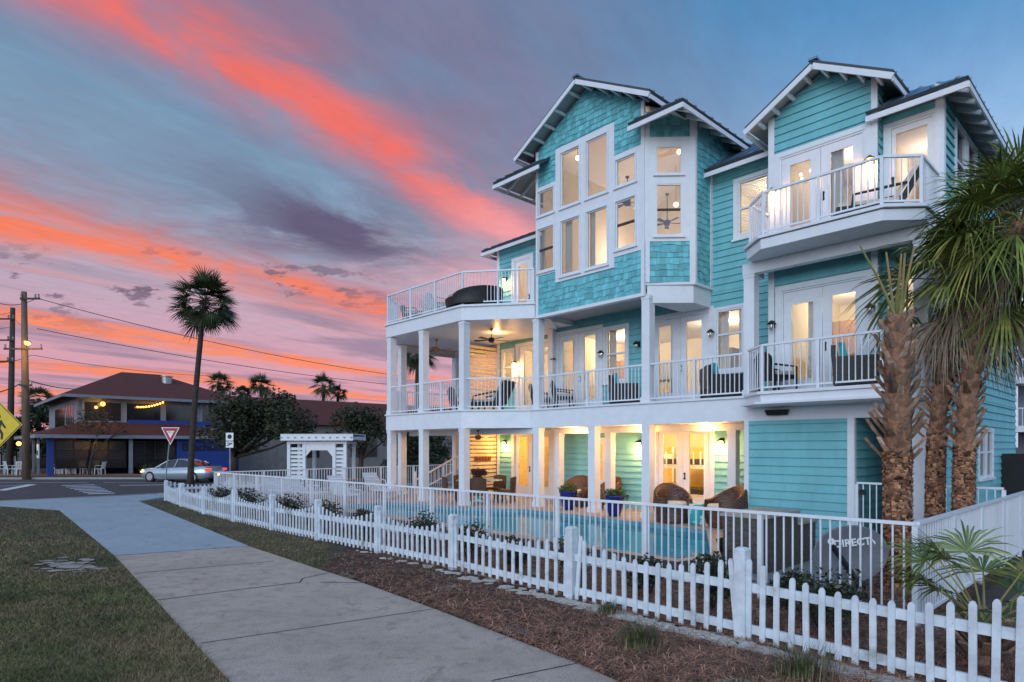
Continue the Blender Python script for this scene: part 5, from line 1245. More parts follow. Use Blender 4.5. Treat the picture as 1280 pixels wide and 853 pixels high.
# dining table and chairs
dt = thing('dining_table', 'glass topped dining table with a green pedestal on the pool terrace', 'table', L(-16.3, 13.7, G0), HR); mb = MB(); mb.lathe([(.01, .72), (.78, .72), (.80, .735), (.78, .75), (.01, .75)], n=36); mb.build('table_top', 'ceramic_teal', dt)
mb = MB(); mb.lathe([(.30, 0), (.28, .05), (.10, .10), (.08, .4), (.12, .62), (.22, .71), (.01, .715)], n=16); mb.build('pedestal', 'ceramic_teal', dt, smooth=True)
for k, lab in enumerate(('dining chair at the pool side of the glass table', 'dining chair at the left end of the glass table', 'dining chair at the far side of the glass table by the screen', 'dining chair at the far right of the glass table', 'dining chair at the near right of the glass table')):
    a = radians(-115+72*k); s_, t_ = -16.3+1.0*cos(a), 13.7+.95*sin(a)
    th = thing('dining_chair', 'dark wicker '+lab, 'chair', L(s_, t_, G0), HR+a-pi/2+pi, 'dark wicker dining chairs'); th.rotation_euler = (0, 0, HR+a-pi/2)
    mb = MB(); mb.box(-.25, .25, -.25, .25, .36, .44); mb.build('seat', 'wicker_brown', th)
    mb = MB()
    for j in range(8):
        x0, x1 = -.27+.54*j/8, -.27+.54*(j+1)/8; y = lambda x: .27-.10*(x/.27)**2*.6; h = lambda x: .88-.03*(x/.27)**2
        mb.hexa([(x0, y(x0)-.03, .30), (x1, y(x1)-.03, .30), (x1, y(x1)+.02, .30), (x0, y(x0)+.02, .30), (x0, y(x0)+.01, h(x0)), (x1, y(x1)+.01, h(x1)), (x1, y(x1)+.06, h(x1)), (x0, y(x0)+.06, h(x0))])
    mb.build('backrest', 'wicker_brown', th)
    for x in (-.23, .23):
        for y_ in (-.22, .22): mb = MB(); mb.bar((x, y_, 0), (x, y_, .37), .045, .045); mb.build('leg', 'wicker_brown', th)
pl = thing('potted_plant', 'dark purple leafy centrepiece plant on the dining table', 'plant', L(-16.25, 13.65, G0+.75), 0); mb = MB(); mb.lathe([(.01, 0), (.10, 0), (.13, .1), (.12, .1), (.01, .09)], n=12); mb.build('bowl', 'furn_dark', pl)
mb = MB(); leaf_cloud(mb, [(0, 0, .22, .27, .65), (.1, 0, .28, .16, .8), (-.12, 0, .26, .16, .8)], 480, .06, 9, flat=.3); mb.build('foliage', 'leaf_purple', pl)
sg = thing('wall_sign', 'small dark red wooden sign on the slatted screen above the table', 'sign', L(-18.37, 15.3, 1.62), HR+pi/2)
sg.location = L(-18.31, 15.55, 1.62); mb = MB(); mb.box(-.42, .42, -.03, -.012, -.09, .09); mb.build('board', 'sign_wood', sg)
mb = MB()
for k in range(5): mb.box(-.33+k*.145, -.33+k*.145+.06, -.036, -.031, -.045, .045)
mb.build('lettering', 'sign_text', sg)
# second and third floor furniture
def loveseat(label, s_, t_, rz, w=1.25, z=D2, cush='cushion_teal', group='dark wicker loveseats on the porch'):
    th = thing('loveseat', label, 'loveseat', L(s_, t_, z), rz, group); mb = MB(); mb.box(-w/2, w/2, -.36, .34, .06, .33); mb.build('base', 'wicker_dark', th)
    mb = MB(); mb.hexa([(-w/2, .26, .3), (w/2, .26, .3), (w/2, .40, .3), (-w/2, .40, .3), (-w/2, .34, .84), (w/2, .34, .84), (w/2, .46, .84), (-w/2, .46, .84)]); mb.build('backrest', 'wicker_dark', th)
    for sg_ in (-1, 1): mb = MB(); mb.box(sg_*w/2-.07, sg_*w/2+.07, -.38, .40, .04, .60); mb.build('arm', 'wicker_dark', th)
    for sg_ in (-1, 1):
        x = sg_*(w/4-.03); mb = MB(); mb.box(x-w/4+.06, x+w/4-.04, -.35, .24, .335, .44); mb.build('seat_cushion', cush, th)
        mb = MB(); mb.hexa([(x-w/4+.06, .12, .445), (x+w/4-.04, .12, .445), (x+w/4-.04, .255, .445), (x-w/4+.06, .255, .445), (x-w/4+.06, .2, .90), (x+w/4-.04, .2, .90), (x+w/4-.04, .32, .90), (x-w/4+.06, .32, .90)]); mb.build('back_cushion', cush, th)
    return th
loveseat('dark wicker loveseat with turquoise cushions left of the middle second floor column', -11.0, 14.75, HR+pi*.72)
loveseat('dark wicker loveseat with turquoise cushions under the window right of the porch doors', -7.95, 14.75, HR+pi*.72)
loveseat('dark wicker loveseat with turquoise cushions on the right second floor balcony', -4.45, 13.75, HR+pi*.6, 1.15)
def porch_chair(label, s_, t_, rz, z=D2, m='wicker_dark', cush='cushion_grey', group='dark porch chairs', h=.95):
    th = thing('porch_chair', label, 'chair', L(s_, t_, z), rz, group); mb = MB(); mb.box(-.29, .29, -.28, .28, .33, .42); mb.build('seat', m, th); mb = MB(); mb.box(-.26, .26, -.27, .22, .42, .50); mb.build('cushion', cush, th)
    mb = MB(); n = 8
    for j in range(n):
        x0, x1 = -.29+.58*j/n, -.29+.58*(j+1)/n; f = lambda x: h-.14*(x/.29)**2
        mb.hexa([(x0, .22, .3), (x1, .22, .3), (x1, .28, .3), (x0, .28, .3), (x0, .34, f(x0)), (x1, .34, f(x1)), (x1, .40, f(x1)), (x0, .40, f(x0))])
    mb.build('backrest', m, th)
    for sg_ in (-1, 1):
        mb = MB(); mb.tube([(sg_*.31, -.26, .0), (sg_*.31, -.26, .60), (sg_*.31, .28, .64)], .025, 6); mb.build('arm', m, th)
        mb = MB(); mb.bar((sg_*.27, .26, 0), (sg_*.27, .26, .34), .05, .05); mb.build('leg', m, th)
    return th
porch_chair('dark porch chair behind the railing right of the porch corner column', -13.5, 14.9, HR+2.5); porch_chair('dark porch chair just left of the left double doors', -14.7, 15.1, HR+2.2)
porch_chair('dark high backed chair at the left edge of the right second floor balcony', -6.15, 13.95, HR+2.6); porch_chair('pale chair on the left porch behind the second bay of railing', -17.6, 13.9, HR+2.9, m='furn_dark', cush='cushion_cream')
def recliner(label, s_, t_, z, rz, m='wicker_dark', cush='cushion_grey', group='recliners'):
    th = thing('recliner', label, 'lounge chair', L(s_, t_, z), rz, group); mb = MB(); mb.box(-.32, .32, -.75, .35, .18, .30); mb.build('frame', m, th)
    mb = MB(); mb.hexa([(-.32, .30, .22), (.32, .30, .22), (.32, .42, .22), (-.32, .42, .22), (-.32, .72, .98), (.32, .72, .98), (.32, .82, .94), (-.32, .82, .94)]); mb.build('backrest', m, th)
    mb = MB(); mb.box(-.29, .29, -.72, .30, .30, .38); mb.hexa([(-.29, .22, .36), (.29, .22, .36), (.29, .30, .30), (-.29, .30, .30), (-.29, .64, 1.0), (.29, .64, 1.0), (.29, .71, .98), (-.29, .71, .98)]); mb.build('cushion', cush, th)
    for sg_ in (-1, 1): mb = MB(); mb.tube([(sg_*.35, -.5, 0), (sg_*.35, -.45, .5), (sg_*.35, .0, .56), (sg_*.35, .5, .62)], .03, 6); mb.build('arm', m, th)
    for x in (-.27, .27):
        for y_ in (-.68, .30): mb = MB(); mb.bar((x, y_, 0), (x, y_, .19), .05, .05); mb.build('leg', m, th)
    return th
recliner('dark slatted recliner on the left porch behind the chamfered railing', -15.6, 13.6, D2, HR-pi*.42); recliner('dark wicker recliner with a white cushion on the top right balcony', -4.15, 13.95, D3, HR-pi*.35, cush='cushion_cream')
db = thing('daybed', 'round dark wicker daybed with a curved back on the left roof deck', 'daybed', L(-15.95, 13.15, D3), HR-.9); mb = MB(); mb.lathe([(.02, .05), (.9, .05), (.95, .3), (.02, .32)], n=28); mb.build('base', 'wicker_dark', db, smooth=False)
mb = MB(); rows = []
for k in range(29):
    a = radians(-30+240*k/28); h = .33+.33*sin(pi*k/28)**.6; rows.append([(.95*cos(a), .95*sin(a), .05), (1.0*cos(a), 1.0*sin(a), h), (.93*cos(a), .93*sin(a), h), (.88*cos(a), .88*sin(a), .3)])
for r_ in rows: mb.v += r_
for k in range(28):
    for j in range(3): mb.f.append((k*4+j, (k+1)*4+j, (k+1)*4+j+1, k*4+j+1)); mb.mi.append(0)
mb.build('backrest', 'wicker_dark', db, smooth=True); mb = MB(); mb.lathe([(.02, .325), (.85, .325), (.87, .38), (.84, .44), (.02, .45)], n=28); mb.build('cushion', 'cushion_grey', db)
porch_chair('pale deck chair at the outer end of the left roof deck', -18.6, 13.4, HR+2.6, z=D3, m='plastic_white', cush='cushion_grey', group='roof deck chairs', h=.85); porch_chair('dark deck chair next to the far corner of the left roof deck', -19.6, 13.2, HR+2.2, z=D3, group='roof deck chairs', h=.8)
porch_chair('pale deck chair left of the round daybed on the roof deck', -17.7, 13.0, HR+2.9, z=D3, m='plastic_white', cush='cushion_grey', group='roof deck chairs', h=.85)
# bunk bed and shelves behind the ground floor double doors
bb = thing('bunk_bed', 'white bunk bed with dark bedding seen through the ground floor double doors', 'bunk bed', L(-10.9, 18.3, G0), HR)
mb = MB(); 
for x in (-1.0, 1.0):
    for y_ in (-.5, .5): mb.box(x-.04, x+.04, y_-.04, y_+.04, 0, 1.85)
mb.build('frame', 'trim_white', bb)
for z in (.35, 1.30):
    mb = MB(); mb.box(-.96, .96, -.5, .5, z-.12, z); mb.build('rail', 'trim_white', bb); mb = MB(); mb.box(-.93, .93, -.46, .46, z+.005, z+.18); mb.build('mattress', 'furn_dark' if z > 1 else 'wicker_dark', bb); mb = MB(); mb.box(-.9, -.5, -.35, .35, z+.185, z+.32); mb.build('pillow', 'cushion_cream', bb)
mb = MB()
for k in range(8): mb.box(-.9+k*.25, -.86+k*.25, -.53, -.505, 1.32, 1.72)
mb.build('guard', 'trim_white', bb)
shf = thing('bookcase', 'white bookcase with dark books seen through the right ground floor door', 'bookcase', L(-9.0, 18.9, G0), HR); mb = MB(); mb.box(-.5, -.46, -.15, .15, 0, 2.0); mb.box(.46, .5, -.15, .15, 0, 2.0)
for z in (.05, .5, .95, 1.4, 1.95): mb.box(-.46, .46, -.15, .15, z, z+.03)
mb.build('frame', 'trim_white', shf); mb = MB(); rr = random.Random(2)
for z in (.53, .98, 1.43):
    x = -.44
    while x < .2: w = rr.uniform(.03, .06); mb.box(x, x+w-.004, -.1, .1, z+.002, z+rr.uniform(.2, .32)); x += w
mb.build('book', 'furn_dark', shf)
# plants, beds and pictures in the lit rooms so that the windows have something behind them
def picture(label, s_, t_, z, w, h):
    th = thing('picture_frame', label, 'picture', L(s_, t_, z), HR, 'framed pictures in the rooms'); mb = MB(); mb.box(-w/2, w/2, -.02, .0, -h/2, h/2); mb.build('frame', 'furn_dark', th); mb = MB(); mb.box(-w/2+.04, w/2-.04, -.025, -.021, -h/2+.04, h/2-.04); mb.build('print', 'cushion_grey', th)
picture('dark framed picture behind the left second floor double doors', -15.0+2.0, 20.17, 4.9, .8, .7); picture('dark framed picture behind the right second floor double doors', -10.4, 20.17, 4.8, .9, .8)
def wardrobe(label, s_, t_, z, w, h, m='furn_wood'):
    th = thing('cabinet', label, 'cabinet', L(s_, t_, z), HR, 'cabinets in the rooms'); mb = MB(); mb.box(-w/2, w/2, -.25, .25, .06, h); mb.build('body', m, th)
    for sg_ in (-1, 1): mb = MB(); mb.box(min(sg_*.01, sg_*(w/2-.02)), max(sg_*.01, sg_*(w/2-.02)), -.27, -.252, .1, h-.04); mb.build('door', m, th)
wardrobe('wooden cabinet behind the left second floor double doors', -15.0+.9, 18.9, D2, 1.2, 2.0); wardrobe('dark cabinet behind the right second floor double doors', -9.9, 18.4, D2, 1.0, 1.9, 'furn_dark'); wardrobe('wooden cabinet behind the doors of the right second floor balcony', -6.0, 17.6, D2, .8, 2.1)
wardrobe('dark wardrobe behind the left ground floor door', -16.6, 18.6, G0, 1.0, 1.9)

# ------------------------------------------------------------ pool loungers, dish
def lounger(label, s_, t_, rz):
    th = thing('pool_lounger', label, 'sun lounger', L(s_, t_, G0), rz, 'white loungers at the far end of the pool'); mb = MB(); mb.box(-.32, .32, -.95, .35, .28, .33)
    mb.build('frame', 'plastic_white', th); mb = MB()
    for k in range(9): y_ = .36; a = .72; y0 = y_+k*.085*cos(a); z0 = .30+k*.085*sin(a); mb.bar((-.3, y0, z0), (.3, y0, z0), .06, .02, up=(0, -sin(a), cos(a)))
    mb.build('backrest', 'plastic_white', th)
    for sg_ in (-1, 1): mb = MB(); mb.tube([(sg_*.33, -.3, .3), (sg_*.33, -.25, .5), (sg_*.33, .3, .52), (sg_*.33, .4, .3)], .022, 6); mb.build('arm', 'plastic_white', th)
    for x in (-.28, .28):
        for y_ in (-.85, .25): mb = MB(); mb.bar((x, y_, 0), (x, y_, .29), .05, .05); mb.build('leg', 'plastic_white', th)
for k, (s_, t_, lab) in enumerate(((-19.3, 10.2, 'white lounger nearest the pool end'), (-19.9, 12.1, 'white lounger beside the left deck columns'), (-20.8, 9.6, 'white lounger behind the seventh picket bay'), (-21.2, 11.2, 'white lounger in front of the arbour'), (-22.4, 9.4, 'white lounger near the far fence corner'), (-22.6, 13.4, 'white lounger beside the far fence right of the arbour'))): lounger(lab, s_, t_, HR+pi*.5+.3*((k*37) % 5-2)*.4)
sd = thing('satellite_dish', 'grey oval satellite dish with white lettering standing behind the pool fence', 'satellite dish', A(1063, 693, 8.35), radians(-14))
mb = MB(); n = 36; rings = [(0.0, .075), (.25, .07), (.5, .054), (.75, .03), (1.0, 0.0)]
for f, dep in rings:
    for k in range(n): a = 2*pi*k/n; mb.v.append((.455*f*cos(a), dep+.0, .375*f*sin(a)))
for i in range(4):
    for k in range(n): mb.f.append((i*n+k, i*n+(k+1) % n, (i+1)*n+(k+1) % n, (i+1)*n+k)); mb.mi.append(0)
b = len(mb.v)
for k in range(n): a = 2*pi*k/n; mb.v += [(.455*cos(a), 0, .375*sin(a)), (.468*cos(a), .0, .388*sin(a)), (.468*cos(a), .02, .388*sin(a))]
for k in range(n):
    for j in range(2): mb.f.append((b+k*3+j, b+((k+1) % n)*3+j, b+((k+1) % n)*3+j+1, b+k*3+j+1)); mb.mi.append(0)
dsh = mb.build('reflector', 'dish_grey', sd, smooth=True); dsh.rotation_euler = (0, radians(-14), 0)
tx = bpy.data.curves.new('lettering', 'FONT'); tx.body = 'DIRECTV'; tx.size = .135; tx.extrude = .003; tx.align_x = 'CENTER'; tx.offset = .004
to = bpy.data.objects.new('lettering', tx); COL.objects.link(to)
dg = bpy.context.evaluated_depsgraph_get(); me = bpy.data.meshes.new_from_object(to.evaluated_get(dg)); bpy.data.objects.remove(to)
me.materials.clear(); me.materials.append(M['dish_text']); to = bpy.data.objects.new('lettering', me); COL.objects.link(to); to.parent = sd; to.location = (.075, .028, .115); to.rotation_euler = (radians(90), radians(-8), 0)
for v in me.vertices: v.co.z -= .0; 
mb = MB(); mb.lathe([(.01, 0), (.045, 0), (.045, .012), (.01, .012)], n=16); lg = mb.build('emblem', 'dish_text', sd); lg.location = (-.23, .034, .16); lg.rotation_euler = (radians(90), 0, 0)
mb = MB(); mb.bar((-.22, -.02, .10), (.02, -.42, -.36), .045, .06); mb.build('feed_arm', 'black', sd); mb = MB(); mb.bar((.02, -.42, -.36), (.02, -.36, -.30), .10, .08); mb.build('feed_horn', 'black', sd)
mb = MB(); mb.tube([(0, .10, -.03), (0, .16, -.06), (0, .18, -.35), (0, .18, -.72)], .03, 8); mb.build('mast', 'galv', sd)
# stair railing behind the terrace
sr = thing('stair_railing', 'white sloping stair railing behind the left terrace columns', 'railing', L(-20.4, 15.2, G0), HR); mb = MB(); mb.bar((-.2, -1.2, .55), (.2, 1.2, 1.75), .06, .05); mb.bar((-.2, -1.2, .05), (.2, 1.2, 1.20), .04, .04); mb.build('rail', 'rail_white', sr)
mb = MB()
for k in range(15): f = k/14; x, y_ = -.2+.4*f, -1.2+2.4*f; mb.box(x-.012, x+.012, y_-.012, y_+.012, .05+1.15*f, .55+1.2*f)
mb.build('baluster_panel', 'rail_white', sr); mb = MB(); mb.box(-.24, -.16, -1.24, -1.16, 0, .9); mb.build('post', 'rail_white', sr)
# ------------------------------------------------------------ arbour and street
ab = thing('arbour', 'white garden arbour with slatted sides and an arched opening beyond the pool fence', 'arbour', A(400, 594, 33), radians(-6)); k_ = 33/FX
def arb(mb, x0, x1, y0, y1, z0, z1): mb.box(x0*k_, x1*k_, y0, y1, z0*k_, z1*k_)
for x in (-40, -20, 19, 33): mb = MB(); arb(mb, x-2, x+2, -.1, .05, -6, 40); mb.build('post', 'trim_white', ab); mb = MB(); arb(mb, x-2, x+2, 1.15, 1.3, -6, 40); mb.build('post', 'trim_white', ab)
for x0, x1 in ((-40, -20), (19, 33)):
    mb = MB()
    for z in range(-4, 34, 5): arb(mb, x0+2, x1-2, -.04, -.01, z, z+3.4)
    mb.build('slat_panel', 'trim_white', ab)
mb = MB(); arb(mb, -42, 36, -.13, 1.33, 39, 42); mb.build('beam', 'trim_white', ab); mb = MB(); arb(mb, -20, 19, -.08, .03, 31, 39); arb(mb, -18, -16.5, -.07, .02, 27, 31)
P = [(-18, 31), (-11, 31), (-18, 23)]; mb.add([(p[0]*k_, -.07, p[1]*k_) for p in P]+[(p[0]*k_, .02, p[1]*k_) for p in P], ((0, 1, 2), (5, 4, 3), (0, 3, 4, 1), (1, 4, 5, 2), (2, 5, 3, 0)))
P = [(17, 31), (10, 31), (17, 23)]; mb.add([(p[0]*k_, -.07, p[1]*k_) for p in P]+[(p[0]*k_, .02, p[1]*k_) for p in P], ((2, 1, 0), (3, 4, 5), (1, 4, 3, 0), (2, 5, 4, 1), (0, 3, 5, 2)))
mb.build('arch_panel', 'trim_white', ab)
for i in range(11): mb = MB(); x = -46+9*i; mb.hexa([((x-1)*k_, -.35, 44*k_), ((x+1)*k_, -.35, 44*k_), ((x+1)*k_, 1.55, 44*k_), ((x-1)*k_, 1.55, 44*k_), ((x-1)*k_, -.5, 48*k_), ((x+1)*k_, -.5, 48*k_), ((x+1)*k_, 1.7, 48*k_), ((x-1)*k_, 1.7, 48*k_)]); mb.build('rafter', 'trim_white', ab)
mb = MB(); arb(mb, -47, 46, -.4, -.32, 43, 50); arb(mb, -47, 46, 1.5, 1.58, 43, 50); arb(mb, -47, 46, -.42, 1.6, 50.2, 51.2); mb.build('roof_beam', 'trim_white', ab)

# tall palm at the corner and palms behind the roofs
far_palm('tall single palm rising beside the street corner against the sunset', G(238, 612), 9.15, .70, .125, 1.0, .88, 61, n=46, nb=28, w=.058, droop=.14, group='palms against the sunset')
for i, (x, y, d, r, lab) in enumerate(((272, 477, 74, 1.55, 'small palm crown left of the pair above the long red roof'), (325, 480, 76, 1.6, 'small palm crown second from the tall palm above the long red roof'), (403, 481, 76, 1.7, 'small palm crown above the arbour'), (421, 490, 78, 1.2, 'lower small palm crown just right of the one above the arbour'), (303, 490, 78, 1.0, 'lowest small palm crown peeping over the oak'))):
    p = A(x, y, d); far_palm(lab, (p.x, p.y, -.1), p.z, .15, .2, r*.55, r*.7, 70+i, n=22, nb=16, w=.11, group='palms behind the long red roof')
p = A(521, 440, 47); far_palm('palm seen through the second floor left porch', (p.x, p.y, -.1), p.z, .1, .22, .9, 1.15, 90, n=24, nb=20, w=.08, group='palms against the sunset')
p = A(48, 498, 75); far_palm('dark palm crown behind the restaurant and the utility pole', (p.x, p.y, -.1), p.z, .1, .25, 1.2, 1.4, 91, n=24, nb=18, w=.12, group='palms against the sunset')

def tree(label, base, trunk, blobs, n, size, seed, leaf='leaf_oak', cat='tree', name='oak_tree', group=None, limbs=7, tr=.22):
    th = thing(name, label, cat, base, 0, group); rr = random.Random(seed); mt = MB()
    mt.tube([(0, 0, -.1), (.05, 0, trunk*.5), (.1, 0, trunk)], [tr*1.3, tr, tr*.85], 9)
    for b in blobs[:limbs]:
        p0 = Vector((.08, 0, trunk*rr.uniform(.7, 1.0))); p2 = Vector(b[:3]); pm_ = p0.lerp(p2, .5)+Vector((rr.uniform(-.2, .2), rr.uniform(-.2, .2), -.15)); mt.tube([p0, pm_, p2], [tr*.55, tr*.35, tr*.1], 6)
        for q_ in range(4):
            e = p2+Vector((rr.gauss(0, 1), rr.gauss(0, 1), rr.gauss(0, .6)))*b[3]*.7; mt.tube([pm_.lerp(p2, .6), e], [tr*.14, tr*.04], 4)
    mt.build('trunk', 'bark_far', th, smooth=True); mc = MB(); leaf_cloud(mc, blobs, n, size, seed, shell=.35); mc.build('crown', leaf, th); return th
rr = random.Random(12)
def crown_blobs(w, d, z0, z1, n, seed, r=(.7, 1.3), skew=0.0):
    q_ = random.Random(seed); out = []
    for i in range(n):
        a = q_.uniform(0, 2*pi); f = sqrt(q_.random()); zz = q_.random(); k = 1-.45*zz; out.append((cos(a)*f*w*k+skew, sin(a)*f*d*k, z0+(z1-z0)*zz, q_.uniform(*r), q_.uniform(.6, .9)))
    return out
b0 = A(292, 592, 42); tree('wide spreading evergreen oak with rusty left side in front of the long building', (b0.x, b0.y, -.1), 1.8, crown_blobs(4.2, 2.4, 2.6, 5.3, 34, 3, (.7, 1.35), 1.4), 11000, .12, 14, group='oaks in front of the long building', limbs=12, tr=.26)
b0 = A(450, 590, 43); tree('smaller oak lit from below left of the porch columns', (b0.x, b0.y, -.1), 1.7, crown_blobs(2.6, 1.6, 2.5, 4.4, 16, 5, (.6, 1.1), .2), 5000, .12, 15, group='oaks in front of the long building', tr=.18)
lamp((b0.x-.2, b0.y-1.2, .3), 18, (1.0, .45, .1), .1)
b0 = A(528, 592, 38); tree('dense dark evergreen behind the ground floor porch columns', (b0.x, b0.y, -.1), .6, crown_blobs(2.4, 1.4, .5, 3.4, 24, 8, (.6, 1.0)), 8000, .10, 16, leaf='leaf_dark', name='evergreen_tree', tr=.2)
b0 = A(112, 589, 45); bt = thing('bare_tree', 'bare branching tree in front of the restaurant chairs', 'tree', (b0.x, b0.y, -.1)); mb = MB(); rr = random.Random(9)
def branch(p, d, ln, r, dep):
    q_ = p+d*ln; mb.tube([p, p.lerp(q_, .5)+Vector((rr.gauss(0, .05), 0, rr.gauss(0, .04)))*ln, q_], [r, r*.85, r*.65], 5, cap=False)
    if dep:
        for k in range(3 if dep > 1 else 4): nd = (d+Vector((rr.gauss(0, .55), rr.gauss(0, .5), rr.gauss(.12, .3)))).normalized(); branch(q_, nd, ln*rr.uniform(.6, .85), r*.6, dep-1)
branch(Vector((0, 0, 0)), Vector((.12, 0, 1)).normalized(), 1.5, .10, 4); mb.build('trunk', 'bark_far', bt)
mb = MB(); leaf_cloud(mb, [(-.6, 0, 3.8, 1.0, .6), (.9, 0, 4.0, 1.2, .5), (.2, 0, 4.4, 1.0, .5)], 420, .09, 44); mb.build('crown', 'leaf_oak', bt)

# ------------------------------------------------------------ restaurant on the far corner (in the street grid)
RS, RT = -57.0, 8.0
rest = thing('restaurant', 'two storey blue and white restaurant with dark red hip roofs across the street', 'restaurant', L(RS, RT, -.1), HR); ro = (RS, RT, -.1)
def rb(mb, name, mats, parent=None): return mb.build(name, mats, parent or rest, ro)
mb = MB(); mb.box(-72, -57, 8.0, 19.5, 3.2, 6.0); rb(mb, 'upper_storey', 'rest_white_shaded'); mb = MB(); mb.box(-72, -57.02, 8.02, 19.5, -.1, 3.2); rb(mb, 'ground_storey', 'rest_dark')
mb = MB(); a, b, c, d = (-73, 7.0, 6.0), (-56, 7.0, 6.0), (-56, 20.5, 6.0), (-73, 20.5, 6.0); e, f = (-64.5, 12.4, 8.75), (-64.5, 15.5, 8.75)
mb.poly([a, b, e]); mb.poly([b, c, f, e]); mb.poly([c, d, f]); mb.poly([d, a, e, f]); mb.poly([d, c, b, a]); rf = rb(mb, 'roof', 'roof_red'); mb = MB()
for p, q_ in ((a, b), (b, c)): mb.bar(Vector(p)-Vector((0, 0, .12)), Vector(q_)-Vector((0, 0, .12)), .1, .22)
rb(mb, 'fascia', 'rest_white_shaded', rf); mb = MB(); mb.lathe([(.4, 0), (.4, .75), (.5, .77), (.5, .85), (.01, .9)], (-61.5, 15.3, 7.5), 14); rb(mb, 'roof_vent', 'galv', rf)
FA = Fr((-72, 8.0), (-57, 8.0)); FB = Fr((-57, 8.0), (-57, 19.5))
def fbox(fr, u0, u1, z0, z1, o0, o1, name, m, parent=None): mb = MB(); fr.box(mb, u0, u1, z0, z1, o0, o1); return rb(mb, name, m, parent)
for k in range(5): fbox(FA, 10.3+k*.8, 10.75+k*.8, 3.6, 5.4, -.02, .03, 'window', 'window_dark')
fbox(FA, 4.0, 9.4, 3.5, 5.3, -.02, .02, 'window', 'window_dark')
for k in range(4):
    w = fbox(FB, .5+k*2.8, 2.9+k*2.8, 4.1, 5.5, -.02, .03, 'window', 'window_dark'); fbox(FB, .35+k*2.8, .5+k*2.8, 3.9, 5.6, .0, .12, 'mullion', 'rest_white_shaded', w)
fbox(FB, 0, 11.5, 3.2, 4.05, -.01, .06, 'parapet', 'rest_white_shaded'); fbox(FB, 3.4, 11.4, 3.1, 4.2, .065, .30, 'blue_band', 'rest_blue')
# porch roof in front, hipped, on blue posts
mb = MB(); a, b, c, d = (-70, 5.2, 2.9), (-53.6, 5.2, 2.9), (-53.6, 19.0, 2.9), (-57, 19.0, 2.9); e, f = (-57, 8.4, 4.0), (-57, 15.5, 4.0); g = (-70, 8.0, 3.7)
mb.poly([a, b, e, g]); mb.poly([b, c, f, e]); mb.poly([c, d, f]); mb.poly([a, d, c, b]); pr = rb(mb, 'porch_roof', 'roof_red'); mb = MB(); mb.bar((-70, 5.2, 2.8), (-53.6, 5.2, 2.8), .08, .25); mb.bar((-53.6, 5.2, 2.8), (-53.6, 19, 2.8), .08, .25); rb(mb, 'fascia', 'rest_white_shaded', pr)
FP = Fr((-54.2, 5.8), (-54.2, 19.0)); FQ = Fr((-69, 5.6), (-54.2, 5.6))
for u in (.1, 12.6): fbox(FP, u, u+.35, -.1, 2.75, -.2, .1, 'post', 'rest_blue')
fbox(FP, 5.1, 5.35, -.1, 2.75, -.1, .12, 'post', 'rest_white_shaded'); fbox(FP, 8.4, 13.2, -.1, 2.75, -.15, .05, 'blue_wall', 'rest_blue')
for u0, u1 in ((.6, 4.9), (5.5, 8.3)):
    w = fbox(FP, u0, u1, .5, 2.5, -.16, -.1, 'window', 'window_dark'); mb = MB(); n = 4
    for k in range(n+1): x = u0+(u1-u0)*k/n; FP.box(mb, x-.03, x+.03, .5, 2.5, -.098, -.04)
    for z in (.5, 1.15, 1.8, 2.45): FP.box(mb, u0, u1, z-.02, z+.02, -.097, -.045)
    rb(mb, 'glazing_bar', 'rest_dark', w)
for u in (.3, 3.5, 6.5, 9.6, 12.6): fbox(FQ, u, u+.14, -.1, 2.7, -.1, .04, 'post', 'rest_white_shaded')
tx = bpy.data.curves.new('lettering', 'FONT'); tx.body = 'Beachside'; tx.size = .85; tx.extrude = .02; tx.offset = .02
to = bpy.data.objects.new('lettering', tx); COL.objects.link(to); dg = bpy.context.evaluated_depsgraph_get(); me = bpy.data.meshes.new_from_object(to.evaluated_get(dg)); bpy.data.objects.remove(to)
me.materials.clear(); me.materials.append(M['rest_dark']); to = bpy.data.objects.new('lettering', me); COL.objects.link(to); to.parent = rest
to.location = (FP.p(8.75, 0, .06)[0]-RS, FP.p(8.75, 0, .06)[1]-RT, 1.75+.1); to.rotation_euler = (radians(90), 0, radians(90))
# menu board, string lights, porch lamps
sb = thing('string_lights', 'string of glowing bulbs under the upper eave of the restaurant', 'string lights', L(-56.6, 12.9, 5.75), HR); mb = MB(); P = [(0, t_*.20-.9, -.55+.05*t_+.006*(t_-4.5)**2) for t_ in range(10)]; mb.tube(P, .012, 4); mb.build('cable', 'wire', sb)
for p in P: mb = MB(); mb.ball((p[0], p[1], p[2]-.09), .07, 7); mb.build('bulb', 'street_glow', sb)
def globe(label, p, r, m='street_glow'):
    th = thing('globe_lamp', label, 'lamp', p, 0, 'glowing lamps at the restaurant'); mb = MB(); mb.ball((0, 0, 0), r, 10); mb.build('bulb', m, th, smooth=True); mb = MB(); mb.tube([(0, 0, r), (0, 0, r+.3)], .02, 5); mb.build('stem', 'black', th); lamp(p+Vector((0, -.3, -.2)), 25, (1, .55, .15), .1)
globe('glowing globe lamp above the white chairs under the porch edge', L(-62.4, 5.0, 2.3), .16); globe('glowing globe lamp under the upper eave of the restaurant corner', L(-56.4, 9.6, 5.35), .16)
mbd = thing('menu_board', 'white framed menu board by the restaurant entrance', 'sign', L(-55.2, 5.5, 1.75), HR); mb = MB(); mb.box(-.45, .45, -.03, .03, -.5, .5); mb.build('board', 'sign_white', mbd); mb = MB(); mb.box(-.28, .28, -.04, -.031, -.28, .05); mb.build('print', 'rest_dark', mbd)
